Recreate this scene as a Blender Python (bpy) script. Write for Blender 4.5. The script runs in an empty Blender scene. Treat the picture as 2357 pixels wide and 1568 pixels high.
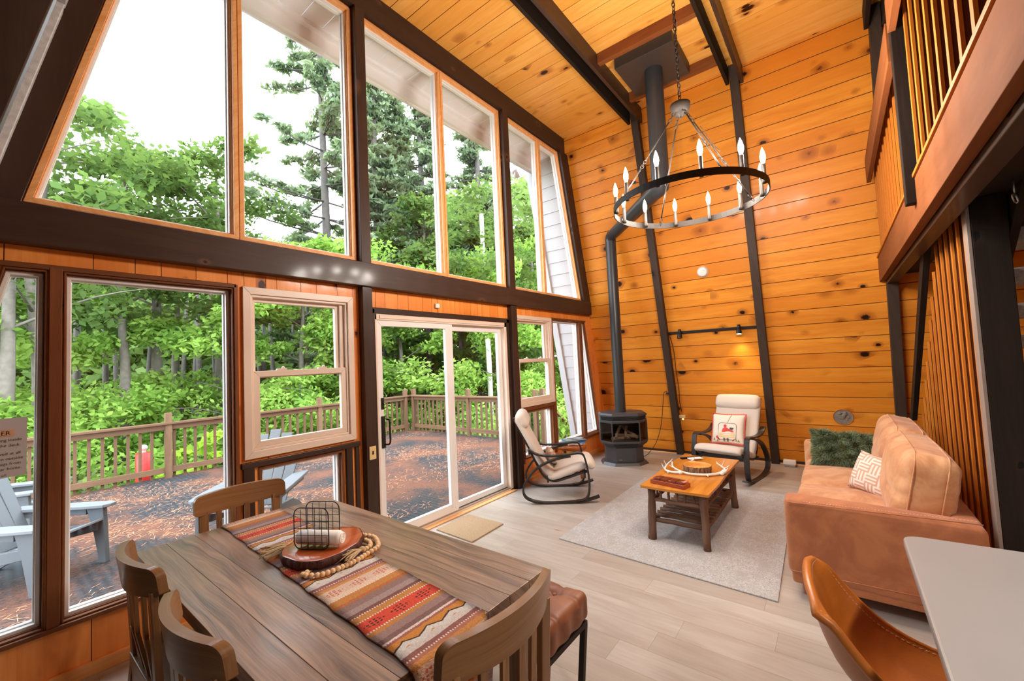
import bpy, math, random
import numpy as np
from mathutils import Vector, Matrix
random.seed(7)
SC = bpy.context.scene
COL = SC.collection
PI = math.pi

# ------------------------------------------------------------------ camera
CAM = Vector((0.0, 0.0, 1.55))
def set_camera():
    yaw, pitch, roll = 0.90815951, 0.05053561, -0.04593942
    cy, sy, cp, sp = math.cos(yaw), math.sin(yaw), math.cos(pitch), math.sin(pitch)
    f = Vector((sy*cp, cy*cp, sp)); r0 = Vector((cy, -sy, 0)); u0 = r0.cross(f)
    cr, sr = math.cos(roll), math.sin(roll)
    rt = cr*r0 + sr*u0; up = -sr*r0 + cr*u0
    cd = bpy.data.cameras.new('camera'); cam = bpy.data.objects.new('camera', cd); COL.objects.link(cam)
    cam.matrix_world = Matrix(((rt.x, up.x, -f.x, CAM.x), (rt.y, up.y, -f.y, CAM.y), (rt.z, up.z, -f.z, CAM.z), (0, 0, 0, 1)))
    cd.sensor_width = 36.0; cd.lens = 957.785/2357*36; cd.clip_start = 0.02; cd.clip_end = 300
    SC.camera = cam
set_camera()

# ------------------------------------------------------------------ world, exposure
SC.view_settings.view_transform = 'Standard'
SC.view_settings.look = 'None'
SC.view_settings.gamma = 1
SC.view_settings.use_curve_mapping = False
SC.view_settings.exposure = 1.0
SKY = 4.2
w = bpy.data.worlds.new('overcast_sky'); SC.world = w; w.use_nodes = True
bg = w.node_tree.nodes['Background']; bg.inputs[0].default_value = (0.89, 0.955, 1.06, 1); bg.inputs[1].default_value = SKY
cy_ = SC.cycles
cy_.use_denoising = True
cy_.max_bounces = 7; cy_.diffuse_bounces = 5; cy_.glossy_bounces = 3; cy_.transmission_bounces = 4; cy_.transparent_max_bounces = 12
cy_.sample_clamp_indirect = 6.0; cy_.caustics_reflective = False; cy_.caustics_refractive = False
cy_.use_light_tree = True

def point_light(name, loc, energy, color, radius, parent=None):
    l = bpy.data.lights.new(name, 'POINT'); l.energy = energy; l.color = color; l.shadow_soft_size = radius
    o = bpy.data.objects.new(name, l); o.location = loc; COL.objects.link(o)
    if parent: o.parent = parent
    return o
# the daylight that comes in through the glazed wall: Cycles portals at the real openings
def portal(x0, x1, z0, z1):
    l = bpy.data.lights.new('daylight_portal', 'AREA'); l.shape = 'RECTANGLE'; l.size = x1-x0; l.size_y = z1-z0
    l.cycles.is_portal = True
    o = bpy.data.objects.new('daylight_portal', l); o.location = ((x0+x1)/2, 3.37, (z0+z1)/2)
    o.rotation_euler = (-PI/2, 0, 0); COL.objects.link(o)
portal(0.2, 5.9, 2.5, 4.78)
portal(-0.3, 6.3, 0.02, 2.15)

# ------------------------------------------------------------------ materials
def hexc(h):
    h = h.lstrip('#'); v = [int(h[i:i+2], 16)/255 for i in (0, 2, 4)]
    return tuple(c/12.92 if c <= .04045 else ((c+.055)/1.055)**2.4 for c in v) + (1,)
def C(c):
    if isinstance(c, str): return hexc(c)
    return tuple(c) + ((1,) if len(c) == 3 else ())
MATS = {}
class NT:
    def __init__(s, name):
        s.m = bpy.data.materials.new(name); s.m.use_nodes = True; s.t = s.m.node_tree; s.n = s.t.nodes
        s.b = s.n['Principled BSDF']; s.out = s.n['Material Output']
    def new(s, t, **kw):
        x = s.n.new(t)
        for k, v in kw.items(): setattr(x, k, v)
        return x
    def link(s, a, b): s.t.links.new(a, b)
    def put(s, sock, v):
        if hasattr(v, 'is_output') or isinstance(v, bpy.types.NodeSocket): s.link(v, sock)
        else: sock.default_value = v
    def uv(s): return s.new('ShaderNodeUVMap', uv_map='UVMap').outputs[0]
    def obj(s): return s.new('ShaderNodeTexCoord').outputs['Object']
    def mapping(s, v, scale=(1, 1, 1), loc=(0, 0, 0), rot=(0, 0, 0)):
        x = s.new('ShaderNodeMapping'); s.link(v, x.inputs[0]); x.inputs['Scale'].default_value = scale
        x.inputs['Location'].default_value = loc; x.inputs['Rotation'].default_value = rot
        return x.outputs[0]
    def noise(s, v, scale=1, detail=3, rough=.55, dist=0):
        x = s.new('ShaderNodeTexNoise'); s.link(v, x.inputs['Vector']); x.inputs['Scale'].default_value = scale
        x.inputs['Detail'].default_value = detail; x.inputs['Roughness'].default_value = rough; x.inputs['Distortion'].default_value = dist
        return x.outputs['Fac']
    def voro(s, v, scale=1, feature='F1'):
        x = s.new('ShaderNodeTexVoronoi', feature=feature); s.link(v, x.inputs['Vector']); x.inputs['Scale'].default_value = scale
        return x
    def math(s, op, a, b=0.0, c=0.0, clamp=False):
        x = s.new('ShaderNodeMath', operation=op, use_clamp=clamp)
        for i, v in enumerate((a, b, c)): s.put(x.inputs[i], v)
        return x.outputs[0]
    def smooth(s, v, a, b, lo=0., hi=1.):
        x = s.new('ShaderNodeMapRange', interpolation_type='SMOOTHSTEP'); s.put(x.inputs[0], v)
        for i, q in enumerate((a, b, lo, hi)): x.inputs[i+1].default_value = q
        return x.outputs[0]
    def mix(s, f, a, b, mode='MIX'):
        x = s.new('ShaderNodeMix', data_type='RGBA', blend_type=mode); s.put(x.inputs[0], f)
        s.put(x.inputs[6], C(a) if isinstance(a, (str, tuple)) else a); s.put(x.inputs[7], C(b) if isinstance(b, (str, tuple)) else b)
        return x.outputs[2]
    def ramp(s, f, stops, interp='LINEAR'):
        x = s.new('ShaderNodeValToRGB'); s.link(f, x.inputs[0]); r = x.color_ramp; r.interpolation = interp
        while len(r.elements) < len(stops): r.elements.new(0.5)
        for e, (p, c) in zip(r.elements, stops): e.position = p; e.color = C(c)
        return x.outputs[0]
    def attr(s, name): return s.new('ShaderNodeAttribute', attribute_name=name).outputs['Fac']
    def sep(s, v): return s.new('ShaderNodeSeparateXYZ') and s._sep(v)
    def _sep(s, v):
        x = s.new('ShaderNodeSeparateXYZ'); s.link(v, x.inputs[0]); return x.outputs
    def comb(s, x, y, z=0.0):
        c = s.new('ShaderNodeCombineXYZ')
        for i, v in enumerate((x, y, z)): s.put(c.inputs[i], v)
        return c.outputs[0]
    def bump(s, h, strength=.3, dist=.01):
        x = s.new('ShaderNodeBump'); s.link(h, x.inputs['Height']); x.inputs['Strength'].default_value = strength; x.inputs['Distance'].default_value = dist
        s.link(x.outputs[0], s.b.inputs['Normal'])
    def done(s, color=None, rough=None, **kw):
        if color is not None: s.put(s.b.inputs['Base Color'], C(color) if isinstance(color, (str, tuple)) else color)
        if rough is not None: s.put(s.b.inputs['Roughness'], rough)
        for k, v in kw.items(): s.put(s.b.inputs[k.replace('_', ' ')], v)
        return s.m

def m_plain(name, color, rough=.6, var=.12, scale=14, bump=0.0, **kw):
    k = NT(name); n = k.noise(k.obj(), scale, 4)
    c = C(color); lo = tuple(x*(1-var) for x in c[:3]); hi = tuple(min(1, x*(1+var)) for x in c[:3])
    col = k.mix(n, lo, hi)
    if bump: k.bump(k.noise(k.obj(), scale*8, 3), bump, .004)
    return k.done(col, rough, **kw)

def m_wood(name, light, dark, knot='#3A1A0A', knots=.5, grain=26, rough=.4, tone=.22, bump=.15, knotsize=.05, coat=0.0, gstr=.5, halo='#8A4A18'):
    """board wood: u runs along the grain, v across; per-board tone from the face attribute"""
    k = NT(name); uv = k.uv()
    big = k.noise(k.mapping(uv, (.7, 3, 1)), 1, 3, .6, .4)
    wv = k.comb(k.sep(uv)[0], k.math('MULTIPLY_ADD', big, .16, k.sep(uv)[1]))
    g1 = k.noise(k.mapping(wv, (1.1, grain, 1)), 1, 5, .62, .25)
    g2 = k.noise(k.mapping(wv, (5, grain*5, 1)), 1, 2, .5)
    g = k.math('MULTIPLY_ADD', g1, .72, k.math('MULTIPLY', g2, .28))
    base = k.mix(k.smooth(g, .5-.5*gstr, .5+.45*gstr), dark, light)
    t = k.attr('tone')
    base = k.mix(k.math('MULTIPLY', k.smooth(t, 0, 1), tone*2), base, dark)
    blot = k.smooth(big, .52, .75)
    base = k.mix(k.math('MULTIPLY', blot, .35), base, dark)
    h = g
    if knots > 0:
        kv = k.mapping(uv, (4.2, 7.0, 1))
        vo = k.voro(kv, 1); rnd = k.sep(vo.outputs['Color'])
        sel = k.math('GREATER_THAN', rnd[0], 1-knots)
        rad = k.math('MULTIPLY_ADD', k.math('POWER', rnd[1], 2.0), knotsize*4.0, knotsize*2.2)
        wob = k.math('MULTIPLY_ADD', k.noise(uv, 60, 2), .12, -.06)
        d = k.math('DIVIDE', k.math('ADD', vo.outputs['Distance'], wob), rad)
        core = k.math('MULTIPLY', k.smooth(d, 1.0, .62), sel)
        hal = k.math('MULTIPLY', k.smooth(d, 2.3, .85), sel)
        base = k.mix(k.math('MULTIPLY', hal, .6), base, halo)
        base = k.mix(core, base, knot)
        h = k.math('SUBTRACT', g, core)
    k.bump(h, bump, .004)
    return k.done(base, rough, Coat_Weight=coat, Coat_Roughness=.12, Specular_IOR_Level=.24)

M = {}
M['pine'] = m_wood('knotty_pine', '#F2A23A', '#D67C20', '#1E0A03', .34, 14, .42, .36, .12, .052, .04, .55, '#8E420C')
M['pine_ceiling'] = m_wood('knotty_pine_ceiling', '#FBC068', '#E59A3C', '#2A0E04', .30, 14, .42, .3, .12, .05, .06, .55, '#9E5014')
M['pine_dark'] = m_wood('pine_in_loft', '#DE8E2C', '#B0601A', '#2C1005', .4, 18, .45, .3, .1, .05, .05, .5, '#8A3E0C')
M['panel'] = m_wood('stained_panelling', '#FDA858', '#EA8638', '#3A1508', .18, 12, .42, .35, .1, .045, .15, .5, '#7E3410')
M['beam'] = m_wood('dark_stained_beam', '#4A352B', '#35241C', '#1C100A', .12, 14, .5, .3, .3, .04, .1, .6, '#6A4632')
M['stud'] = m_wood('dark_brown_stud', '#4A3A30', '#382A22', '#150D08', .1, 14, .55, .2, .35, .04, 0, .6, '#2A1B12')
M['beam_black'] = m_wood('near_black_beam', '#2A1C13', '#170F09', '#0A0603', .1, 14, .75, .2, .35, .04, 0, .6, '#2A1B12')
M['casing'] = m_wood('window_casing_wood', '#F2BC80', '#E29A58', '#6A3416', .0, 22, .45, .2, .05, .04, .1, .4)
M['brown_trim'] = m_wood('brown_window_stop', '#8E5430', '#6A3E22', '#2A140A', .1, 24, .5, .3, .25, .04, 0, .6, '#3A1E0E')
M['fascia'] = m_wood('brown_fascia_board', '#8C5026', '#74401E', '#3A1C0C', .05, 8, .85, .1, .06, .04, .0, .5)
M['slat_side_shade'] = m_wood('shaded_slat_face', '#6E3418', '#4A1E0C', '#2A1006', .0, 20, .7, .3, .1, .04, .0, .5)  # shade on the slats' wide faces put into a darker wood colour
M['slat'] = m_wood('light_fir_slat', '#E0903A', '#B5641E', '#5A2408', .0, 26, .5, .35, .1, .04, .0, .5)
M['floor'] = m_wood('pale_oak_plank_floor', '#C2BAB2', '#9C8D80', '#8F6A4C', .06, 9, .42, .25, .05, .03, .12, .8, '#A98568')
M['table'] = m_wood('weathered_table_wood', '#B08C72', '#3E2E27', '#2A1A10', .12, 30, .30, .12, .6, .03, .15, .62, '#4A3224')
M['chair_wood'] = m_wood('dining_chair_wood', '#A07448', '#6A452A', '#2A160B', .08, 30, .38, .3, .25, .03, .2, .6, '#4A2C18')
M['oak_top'] = m_wood('honey_oak', '#DB9440', '#A9621C', '#6A3810', .08, 16, .3, .2, .12, .03, .3, .6, '#8A5018')
M['twig'] = m_wood('hickory_bark', '#96705A', '#4E3A30', '#2A1610', .55, 30, .75, .3, .9, .05, 0, .7, '#A9683A')
M['deck_rail'] = m_wood('weathered_deck_lumber', '#8A6E54', '#684E3A', '#6A4A30', .12, 14, .7, .35, .2, .04, 0, .6, '#8A6644')
M['red_block'] = m_wood('cherry_wood', '#B4562A', '#7E3214', '#3E160A', .0, 30, .35, .3, .1, .03, .3, .5)
M['slab_top'] = m_wood('cedar_slab_face', '#C2622C', '#8E3A16', '#4A1A0A', .1, 9, .22, .2, .1, .05, .5, .8, '#6A2A10')
M['bowl_wood'] = m_wood('turned_basswood', '#E2A552', '#C07C34', '#8A5A20', .0, 12, .45, .1, .05, .03, .1, .5)
M['side_table'] = m_wood('orange_log_table', '#C46C2C', '#84401A', '#3A180A', .3, 12, .35, .3, .2, .05, .3, .6)
M['siding'] = m_plain('white_siding', (.82, .84, .86), .5, .03)
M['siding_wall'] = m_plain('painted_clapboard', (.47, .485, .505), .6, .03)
M['vinyl'] = m_plain('white_vinyl', (.84, .82, .8), .38, .02)
M['vinyl_in'] = m_plain('almond_vinyl', (.80, .66, .55), .4, .02)
M['metal_black'] = m_plain('black_metal', (.022, .021, .022), .42, .1, 20)
M['stove'] = m_plain('charcoal_stove_paint', (.052, .052, .056), .42, .08, 20)
M['pipe'] = m_plain('black_stove_pipe', (.035, .036, .04), .38, .12, 9)
M['fluebox'] = m_plain('flue_box_brown', (.05, .036, .03), .55, .15, 9)
M['iron'] = m_plain('bronzed_iron', (.022, .015, .011), .55, .1, 20, Specular_IOR_Level=.22)
M['poang_frame'] = m_wood('black_brown_ply', '#3A332F', '#241F1D', '#120C08', .0, 30, .4, .1, .1, .03, .15, .5)
M['linen'] = m_plain('oatmeal_linen', (.66, .57, .49), .95, .08, 260, .25, Sheen_Weight=.2)
M['sage'] = m_plain('grey_green_plastic', (.10, .115, .125), .5, .05, 6)
M['sage_light'] = m_plain('pale_grey_plastic', (.17, .185, .2), .5, .05, 6)
M['white_plastic'] = m_plain('white_plastic', (.82, .80, .76), .4, .02)
M['ivory'] = m_plain('ivory_plastic', (.78, .58, .28), .4, .03)
M['brass_socket'] = m_plain('amber_socket', (.9, .6, .25), .3, .03)
M['wire'] = m_plain('black_wire', (.012, .012, .013), .4, .05)
M['carpet'] = m_plain('grey_speckled_carpet', (.34, .31, .29), 1, .75, 70, .6)
M['counter'] = m_plain('pale_quartz', (.32, .30, .295), .3, .05, 3)
M['cabinet'] = m_plain('white_cabinet', (.7, .68, .65), .5, .03)
M['chrome'] = m_plain('brushed_steel', (.45, .42, .4), .35, .05, Metallic=.9)
M['rope'] = m_plain('jute_rope', (.58, .40, .22), .95, .25, 120, .5)
M['bead'] = m_plain('blond_bead', (.74, .47, .24), .5, .15, 30)
M['napkin'] = m_plain('white_napkin', (.88, .84, .78), .9, .04)
M['antler'] = m_plain('bleached_antler', (.74, .70, .66), .55, .16, 16, .2)
M['red'] = m_plain('red_enamel', (.62, .03, .02), .4, .06)
M['trunk'] = m_plain('grey_bark', (.17, .15, .125), .95, .5, 9, .8)
M['trunk_dark'] = m_plain('dark_pine_bark', (.085, .075, .066), .95, .5, 9, .8)
M['birch'] = m_plain('white_birch_bark', (.72, .70, .64), .8, .25, 8, .3)
M['rock'] = m_plain('river_stone', (.24, .20, .16), .8, .5, 14, .5)
M['soil'] = m_plain('leaf_litter', (.11, .12, .04), 1, .7, 3, .5)

def m_leather(name, a, b, rough=.45, scale=5, sheen=0.0, bump=.2):
    k = NT(name); n = k.noise(k.obj(), scale, 5, .62, .8); k.bump(k.noise(k.obj(), 220, 2), bump, .002)
    return k.done(k.mix(k.smooth(n, .34, .68), a, b), rough, Sheen_Weight=sheen)
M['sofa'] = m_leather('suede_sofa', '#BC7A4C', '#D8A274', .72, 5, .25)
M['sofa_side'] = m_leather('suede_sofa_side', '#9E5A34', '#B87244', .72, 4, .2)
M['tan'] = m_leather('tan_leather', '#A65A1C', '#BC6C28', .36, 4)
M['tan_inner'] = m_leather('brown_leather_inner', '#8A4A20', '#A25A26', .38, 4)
M['bench'] = m_leather('chestnut_leather', '#744028', '#905A3C', .5, 6)

def m_glass(name, tint=(1, 1, 1), refl=1.0, ior=1.45):
    k = NT(name); k.n.remove(k.b)
    tr = k.new('ShaderNodeBsdfTransparent'); tr.inputs[0].default_value = C(tint)
    gl = k.new('ShaderNodeBsdfGlossy'); gl.inputs['Roughness'].default_value = .003
    g = k.new('ShaderNodeNewGeometry'); dt = k.new('ShaderNodeVectorMath', operation='DOT_PRODUCT'); k.link(g.outputs['Normal'], dt.inputs[0]); k.link(g.outputs['Incoming'], dt.inputs[1])
    c = k.math('SUBTRACT', 1.0, k.math('ABSOLUTE', dt.outputs['Value']), clamp=True); fz = k.math('MULTIPLY_ADD', k.math('POWER', c, 5.0), .5, .028)   # Schlick, same from both sides
    mx = k.new('ShaderNodeMixShader'); k.link(k.math('MULTIPLY', fz, refl), mx.inputs[0])
    k.link(tr.outputs[0], mx.inputs[1]); k.link(gl.outputs[0], mx.inputs[2]); k.link(mx.outputs[0], k.out.inputs[0])
    return k.m
M['glass'] = m_glass('window_glass', (.985, .995, .99), .6)
M['stove_glass'] = m_glass('smoked_stove_glass', (.72, .68, .64), 1.0)
def m_emit(name, color, strength):
    k = NT(name); k.put(k.b.inputs['Emission Color'], C(color)); k.b.inputs['Emission Strength'].default_value = strength
    return k.done(color, .4)
M['bulb'] = m_emit('lit_bulb', (1, .80, .48), 7)
M['spot_face'] = m_emit('lit_spot_lens', (1, .8, .5), 8)
M['disc_light'] = m_emit('lit_disc_diffuser', (1, .86, .66), 12)

def m_leaf(name, a, b, c=None, transl=.45):
    k = NT(name); t = k.attr('tone')
    col = k.ramp(t, [(0, a), (.55, b), (1, c or b)])
    k.done(col, .55); k.n.remove(k.b)
    d = k.new('ShaderNodeBsdfDiffuse'); k.link(col, d.inputs[0])
    tr = k.new('ShaderNodeBsdfTranslucent'); k.link(k.mix(.35, col, (.40, .58, .10), 'MIX'), tr.inputs[0])
    mx = k.new('ShaderNodeMixShader'); mx.inputs[0].default_value = transl
    k.link(d.outputs[0], mx.inputs[1]); k.link(tr.outputs[0], mx.inputs[2]); k.link(mx.outputs[0], k.out.inputs[0])
    return k.m
M['leaf'] = m_leaf('maple_leaf', (.13, .26, .05), (.25, .42, .08), (.40, .56, .14))
M['leaf_mid'] = m_leaf('crown_leaf', (.045, .088, .028), (.075, .135, .04), (.12, .19, .065))
M['leaf_far'] = m_leaf('forest_leaf', (.10, .17, .055), (.17, .27, .085), (.27, .38, .14))
M['needle'] = m_leaf('pine_needles', (.10, .14, .09), (.16, .21, .13), (.24, .30, .18), .3)

def m_runner():
    k = NT('woven_kilim_runner'); uv = k.uv(); u, v = k.sep(uv)[0], k.sep(uv)[1]
    wob = k.math('MULTIPLY_ADD', k.noise(uv, 55, 2), .008, -.004)
    uu = k.math('ADD', u, wob)
    zig = k.math('MULTIPLY', k.math('PINGPONG', v, .045), .45)
    P = .56
    # straight stripes
    f = k.math('FRACT', k.math('DIVIDE', uu, P))
    st = [(0, '#C98A4A'), (.03, '#D8B7A0'), (.12, '#E4C7AE'), (.17, '#C2803C'), (.24, '#B8672F'), (.27, '#8E6E66'), (.34, '#A28A86'), (.40, '#7A4A42'),
          (.44, '#C2803C'), (.50, '#D5452A'), (.62, '#C2803C'), (.66, '#9A7A74'), (.72, '#7E5C5A'), (.76, '#E0D0C4'), (.775, '#A26056'),
          (.80, '#CC8430'), (.88, '#CFC4BC'), (.93, '#8E5A54'), (.97, '#B0705A')]
    col = k.ramp(f, st, 'CONSTANT')
    # zigzag boundary between mustard and off-white band
    fz = k.math('FRACT', k.math('DIVIDE', k.math('ADD', uu, zig), P))
    band = k.math('MULTIPLY', k.math('GREATER_THAN', fz, .83), k.math('LESS_THAN', fz, .91))
    zc = k.mix(k.math('GREATER_THAN', fz, .865), '#CC8430', '#D6D0C8')
    zl = k.math('COMPARE', fz, .865, .006)
    zc = k.mix(zl, zc, '#3A2620')
    col = k.mix(band, col, zc)
    # diamonds of dashes in the red and cream bands
    for (c0, cc) in ((.56, '#3A1614'), (.085, '#C4644A')):
        du = k.math('ABSOLUTE', k.math('SUBTRACT', f, c0))
        dv = k.math('ABSOLUTE', k.math('SUBTRACT', k.math('FRACT', k.math('DIVIDE', v, .095)), .5))
        dia = k.math('LESS_THAN', k.math('ADD', k.math('MULTIPLY', du, 9.5), dv), .42)
        dash = k.math('MULTIPLY', k.math('GREATER_THAN', k.math('FRACT', k.math('MULTIPLY', f, 48)), .45), k.math('GREATER_THAN', k.math('FRACT', k.math('MULTIPLY', v, 70)), .4))
        col = k.mix(k.math('MULTIPLY', dia, dash), col, cc)
    # stitched white dashes at some borders
    for c0 in (.17, .44, .50, .62, .775, .97):
        ln = k.math('COMPARE', f, c0, .006)
        ds = k.math('GREATER_THAN', k.math('FRACT', k.math('MULTIPLY', v, 110)), .5)
        col = k.mix(k.math('MULTIPLY', ln, ds), col, '#E8D8CA')
    wv = k.noise(k.mapping(uv, (420, 120, 1)), 1, 2)
    col = k.mix(k.smooth(wv, .3, .75, 0, .35), col, '#5A3A30')
    k.bump(k.math('ADD', wv, k.noise(uv, 90, 3)), .7, .004)
    return k.done(col, .95)
M['runner'] = m_runner()

def m_speckle(name, a, b, scale, rough=1, bump=.4, c=None, big=None):
    k = NT(name); o = k.obj(); n = k.noise(o, scale, 3, .7)
    col = k.mix(k.smooth(n, .35, .65), a, b)
    if c: col = k.mix(k.smooth(k.noise(o, big or 3, 4), .45, .7), col, c)
    k.bump(n, bump, .006); return k.done(col, rough)
M['rug'] = m_speckle('woven_wool_rug', '#9C9794', '#C6C3C2', 130, 1, .8, '#A9A4A0', 9)
M['jute_mat'] = m_speckle('tan_jute_mat', '#94795A', '#BEA585', 160, 1, .9)
M['pillow_beige'] = m_plain('pink_beige_cotton', (.62, .42, .34), .95, .1, 150, .3)
M['cream'] = m_plain('cream_felt', (.80, .70, .60), .95, .08, 90, .3)
def m_fretpillow():
    k = NT('greek_fret_cotton'); uv = k.uv(); u, v = k.sep(uv)[0], k.sep(uv)[1]
    # interlocking blocks of raised white stripes on beige
    cu = k.math('FLOOR', k.math('DIVIDE', u, .075)); cv = k.math('FLOOR', k.math('DIVIDE', v, .075))
    par = k.math('GREATER_THAN', k.math('FRACT', k.math('MULTIPLY', k.math('ADD', cu, cv), .5)), .25)
    fu = k.math('FRACT', k.math('DIVIDE', u, .025)); fv = k.math('FRACT', k.math('DIVIDE', v, .025))
    sel = k.mix(par, k.comb(fu, fu, fu), k.comb(fv, fv, fv))
    s = k.math('GREATER_THAN', k.sep(sel)[0], .48)
    k.bump(s, .5, .004)
    return k.done(k.mix(s, '#C8A08A', '#E6D6CA'), .95)
M['fret'] = m_fretpillow()
def m_deck():
    k = NT('needle_strewn_deck_mat'); o = k.obj()
    patch = k.noise(k.mapping(o, (1, 1, 1)), .9, 6, .62, .6)
    fine = k.noise(k.mapping(o, (26, 60, 26), rot=(0, 0, .5)), 1, 4, .7, 1.2)
    ribs = k.math('PINGPONG', k.math('MULTIPLY', k.sep(o)[0], 30), 1)
    mat = k.mix(ribs, '#1A1F23', '#2E353A')
    m = k.smooth(k.math('ADD', k.math('MULTIPLY', patch, .62), k.math('MULTIPLY', fine, .46)), .49, .60)
    nd = k.mix(fine, '#55301E', '#80533C')
    k.bump(fine, .6, .02)
    return k.done(k.mix(m, mat, nd), .9)
M['deck'] = m_deck()
def m_bark_ring():
    k = NT('rough_bark'); uv = k.uv(); n = k.noise(k.mapping(uv, (90, 16, 1)), 1, 4, .7)
    k.bump(n, 1, .012); return k.done(k.mix(k.smooth(n, .35, .65), '#3A2416', '#A9805C'), .9)
M['bark'] = m_bark_ring()
def m_slab_edge():
    k = NT('burnt_slab_edge'); n = k.noise(k.mapping(k.obj(), (60, 60, 12)), 1, 3)
    k.bump(n, 1, .01); return k.done(k.mix(n, '#1E0E08', '#5E2A14'), .7)
M['slab_edge'] = m_slab_edge()
def m_mag(name, a, b):
    k = NT(name); n = k.noise(k.mapping(k.obj(), (9, 9, 30)), 1, 2); return k.done(k.mix(k.smooth(n, .45, .55), a, b), .35)
# ------------------------------------------------------------------ mesh helpers
class MB:
    def __init__(s): s.v = []; s.f = []; s.uv = []; s.tone = []; s.mi = []; s.sm = []
    def face(s, idx, uvs, tone, mi=0, sm=False):
        s.f.append(idx); s.uv.append(uvs); s.tone.append(tone); s.mi.append(mi); s.sm.append(sm)
    def hexa(s, p, mi=0, tone=None, axis=None):
        """eight corners: 0-3 bottom ring, 4-7 top ring; uv u along the longest direction"""
        tone = random.random() if tone is None else tone
        p = [Vector(q) for q in p]; b = len(s.v); s.v += [tuple(q) for q in p]
        ex = (p[1]-p[0], p[3]-p[0], p[4]-p[0]); L = [e.length for e in ex]
        if axis is None: axis = max(range(3), key=lambda i: L[i])
        a = ex[axis].normalized(); o = p[0]; ru, rv = random.uniform(0, 50), random.uniform(0, 50)
        others = [i for i in range(3) if i != axis]; e1 = ex[others[0]].normalized(); e2 = ex[others[1]].normalized()
        fs = [(0, 3, 2, 1), (4, 5, 6, 7), (0, 1, 5, 4), (1, 2, 6, 5), (2, 3, 7, 6), (3, 0, 4, 7)]
        for f in fs:
            s.face(tuple(b+i for i in f), [((p[i]-o).dot(a)+ru, (p[i]-o).dot(e1)+(p[i]-o).dot(e2)*1.01+rv) for i in f], tone, mi)
        return s
    def box(s, x0, x1, y0, y1, z0, z1, mi=0, tone=None, axis=None):
        return s.hexa([(x0, y0, z0), (x1, y0, z0), (x1, y1, z0), (x0, y1, z0), (x0, y0, z1), (x1, y0, z1), (x1, y1, z1), (x0, y1, z1)], mi, tone, axis)
    def bar(s, a, b, w, h, up=(0, 0, 1), mi=0, tone=None, w2=None, h2=None):
        a, b, up = Vector(a), Vector(b), Vector(up); d = (b-a).normalized(); r = d.cross(up)
        if r.length < 1e-5: r = d.cross(Vector((0, 1, 0)))
        r.normalize(); u = r.cross(d); w2 = w if w2 is None else w2; h2 = h if h2 is None else h2
        return s.hexa([a-r*w/2-u*h/2, a+r*w/2-u*h/2, a+r*w/2+u*h/2, a-r*w/2+u*h/2, b-r*w2/2-u*h2/2, b+r*w2/2-u*h2/2, b+r*w2/2+u*h2/2, b-r*w2/2+u*h2/2], mi, tone, 2)
    def prism(s, poly, y0, y1, mi=0, tone=None, horiz=False, plane='xz'):
        """convex polygon in xz (or xy, yz) extruded along the third axis"""
        tone = random.random() if tone is None else tone; n = len(poly); b = len(s.v); ru, rv = random.uniform(0, 50), random.uniform(0, 50)
        def P(a, c, d):
            return (a, d, c) if plane == 'xz' else ((a, c, d) if plane == 'xy' else (d, a, c))
        s.v += [P(a, c, y0) for a, c in poly] + [P(a, c, y1) for a, c in poly]
        q = [(c, a) if not horiz else (a, c) for a, c in poly]
        s.face(tuple(b+i for i in range(n)), [(q[i][0]+ru, q[i][1]+rv) for i in range(n)], tone, mi)
        s.face(tuple(b+n+i for i in reversed(range(n))), [(q[i][0]+ru, q[i][1]+rv) for i in reversed(range(n))], tone, mi)
        for i in range(n):
            j = (i+1) % n; L = math.dist(poly[i], poly[j]); t = abs(y1-y0)
            uvs = [(0, 0), (0, t), (L, t), (L, 0)] if L > t else [(0, 0), (t, 0), (t, L), (0, L)]
            s.face((b+i, b+n+i, b+n+j, b+j), [(x+ru, y+rv) for x, y in uvs], tone, mi)
        return s
    def tube(s, path, r, seg=10, cap=True, mi=0, tone=None, closed=False):
        tone = random.random() if tone is None else tone
        P = [Vector(p) for p in path]; n = len(P); R = r if isinstance(r, (list, tuple)) else [r]*n
        b = len(s.v); ru = random.uniform(0, 50); prev = None; dist = 0; ds = []
        for i in range(n):
            d = (P[(i+1) % n]-P[i-1]) if closed else (P[min(i+1, n-1)]-P[max(i-1, 0)])
            d.normalize()
            if prev is None:
                u = d.orthogonal().normalized()
            else:
                u = (prev - d*prev.dot(d)).normalized()
            prev = u; w = d.cross(u)
            if i: dist += (P[i]-P[i-1]).length
            ds.append(dist)
            for k in range(seg):
                a = 2*PI*k/seg; s.v.append(tuple(P[i]+u*math.cos(a)*R[i]+w*math.sin(a)*R[i]))
        m = n if closed else n-1
        for i in range(m):
            j = (i+1) % n
            for k in range(seg):
                l = (k+1) % seg; c = 2*PI*max(R[i], .004)/seg
                u0 = ds[i]; u1 = ds[j] if j else ds[i]+.05
                s.face((b+i*seg+k, b+i*seg+l, b+j*seg+l, b+j*seg+k), [(u0+ru, k*c), (u0+ru, (k+1)*c), (u1+ru, (k+1)*c), (u1+ru, k*c)], tone, mi, True)
        if cap and not closed:
            s.face(tuple(b+k for k in reversed(range(seg))), [(ru+math.cos(k)*R[0], math.sin(k)*R[0]) for k in range(seg)], tone, mi)
            e = b+(n-1)*seg
            s.face(tuple(e+k for k in range(seg)), [(ru+math.cos(k)*R[-1], math.sin(k)*R[-1]) for k in range(seg)], tone, mi)
        return s
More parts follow.
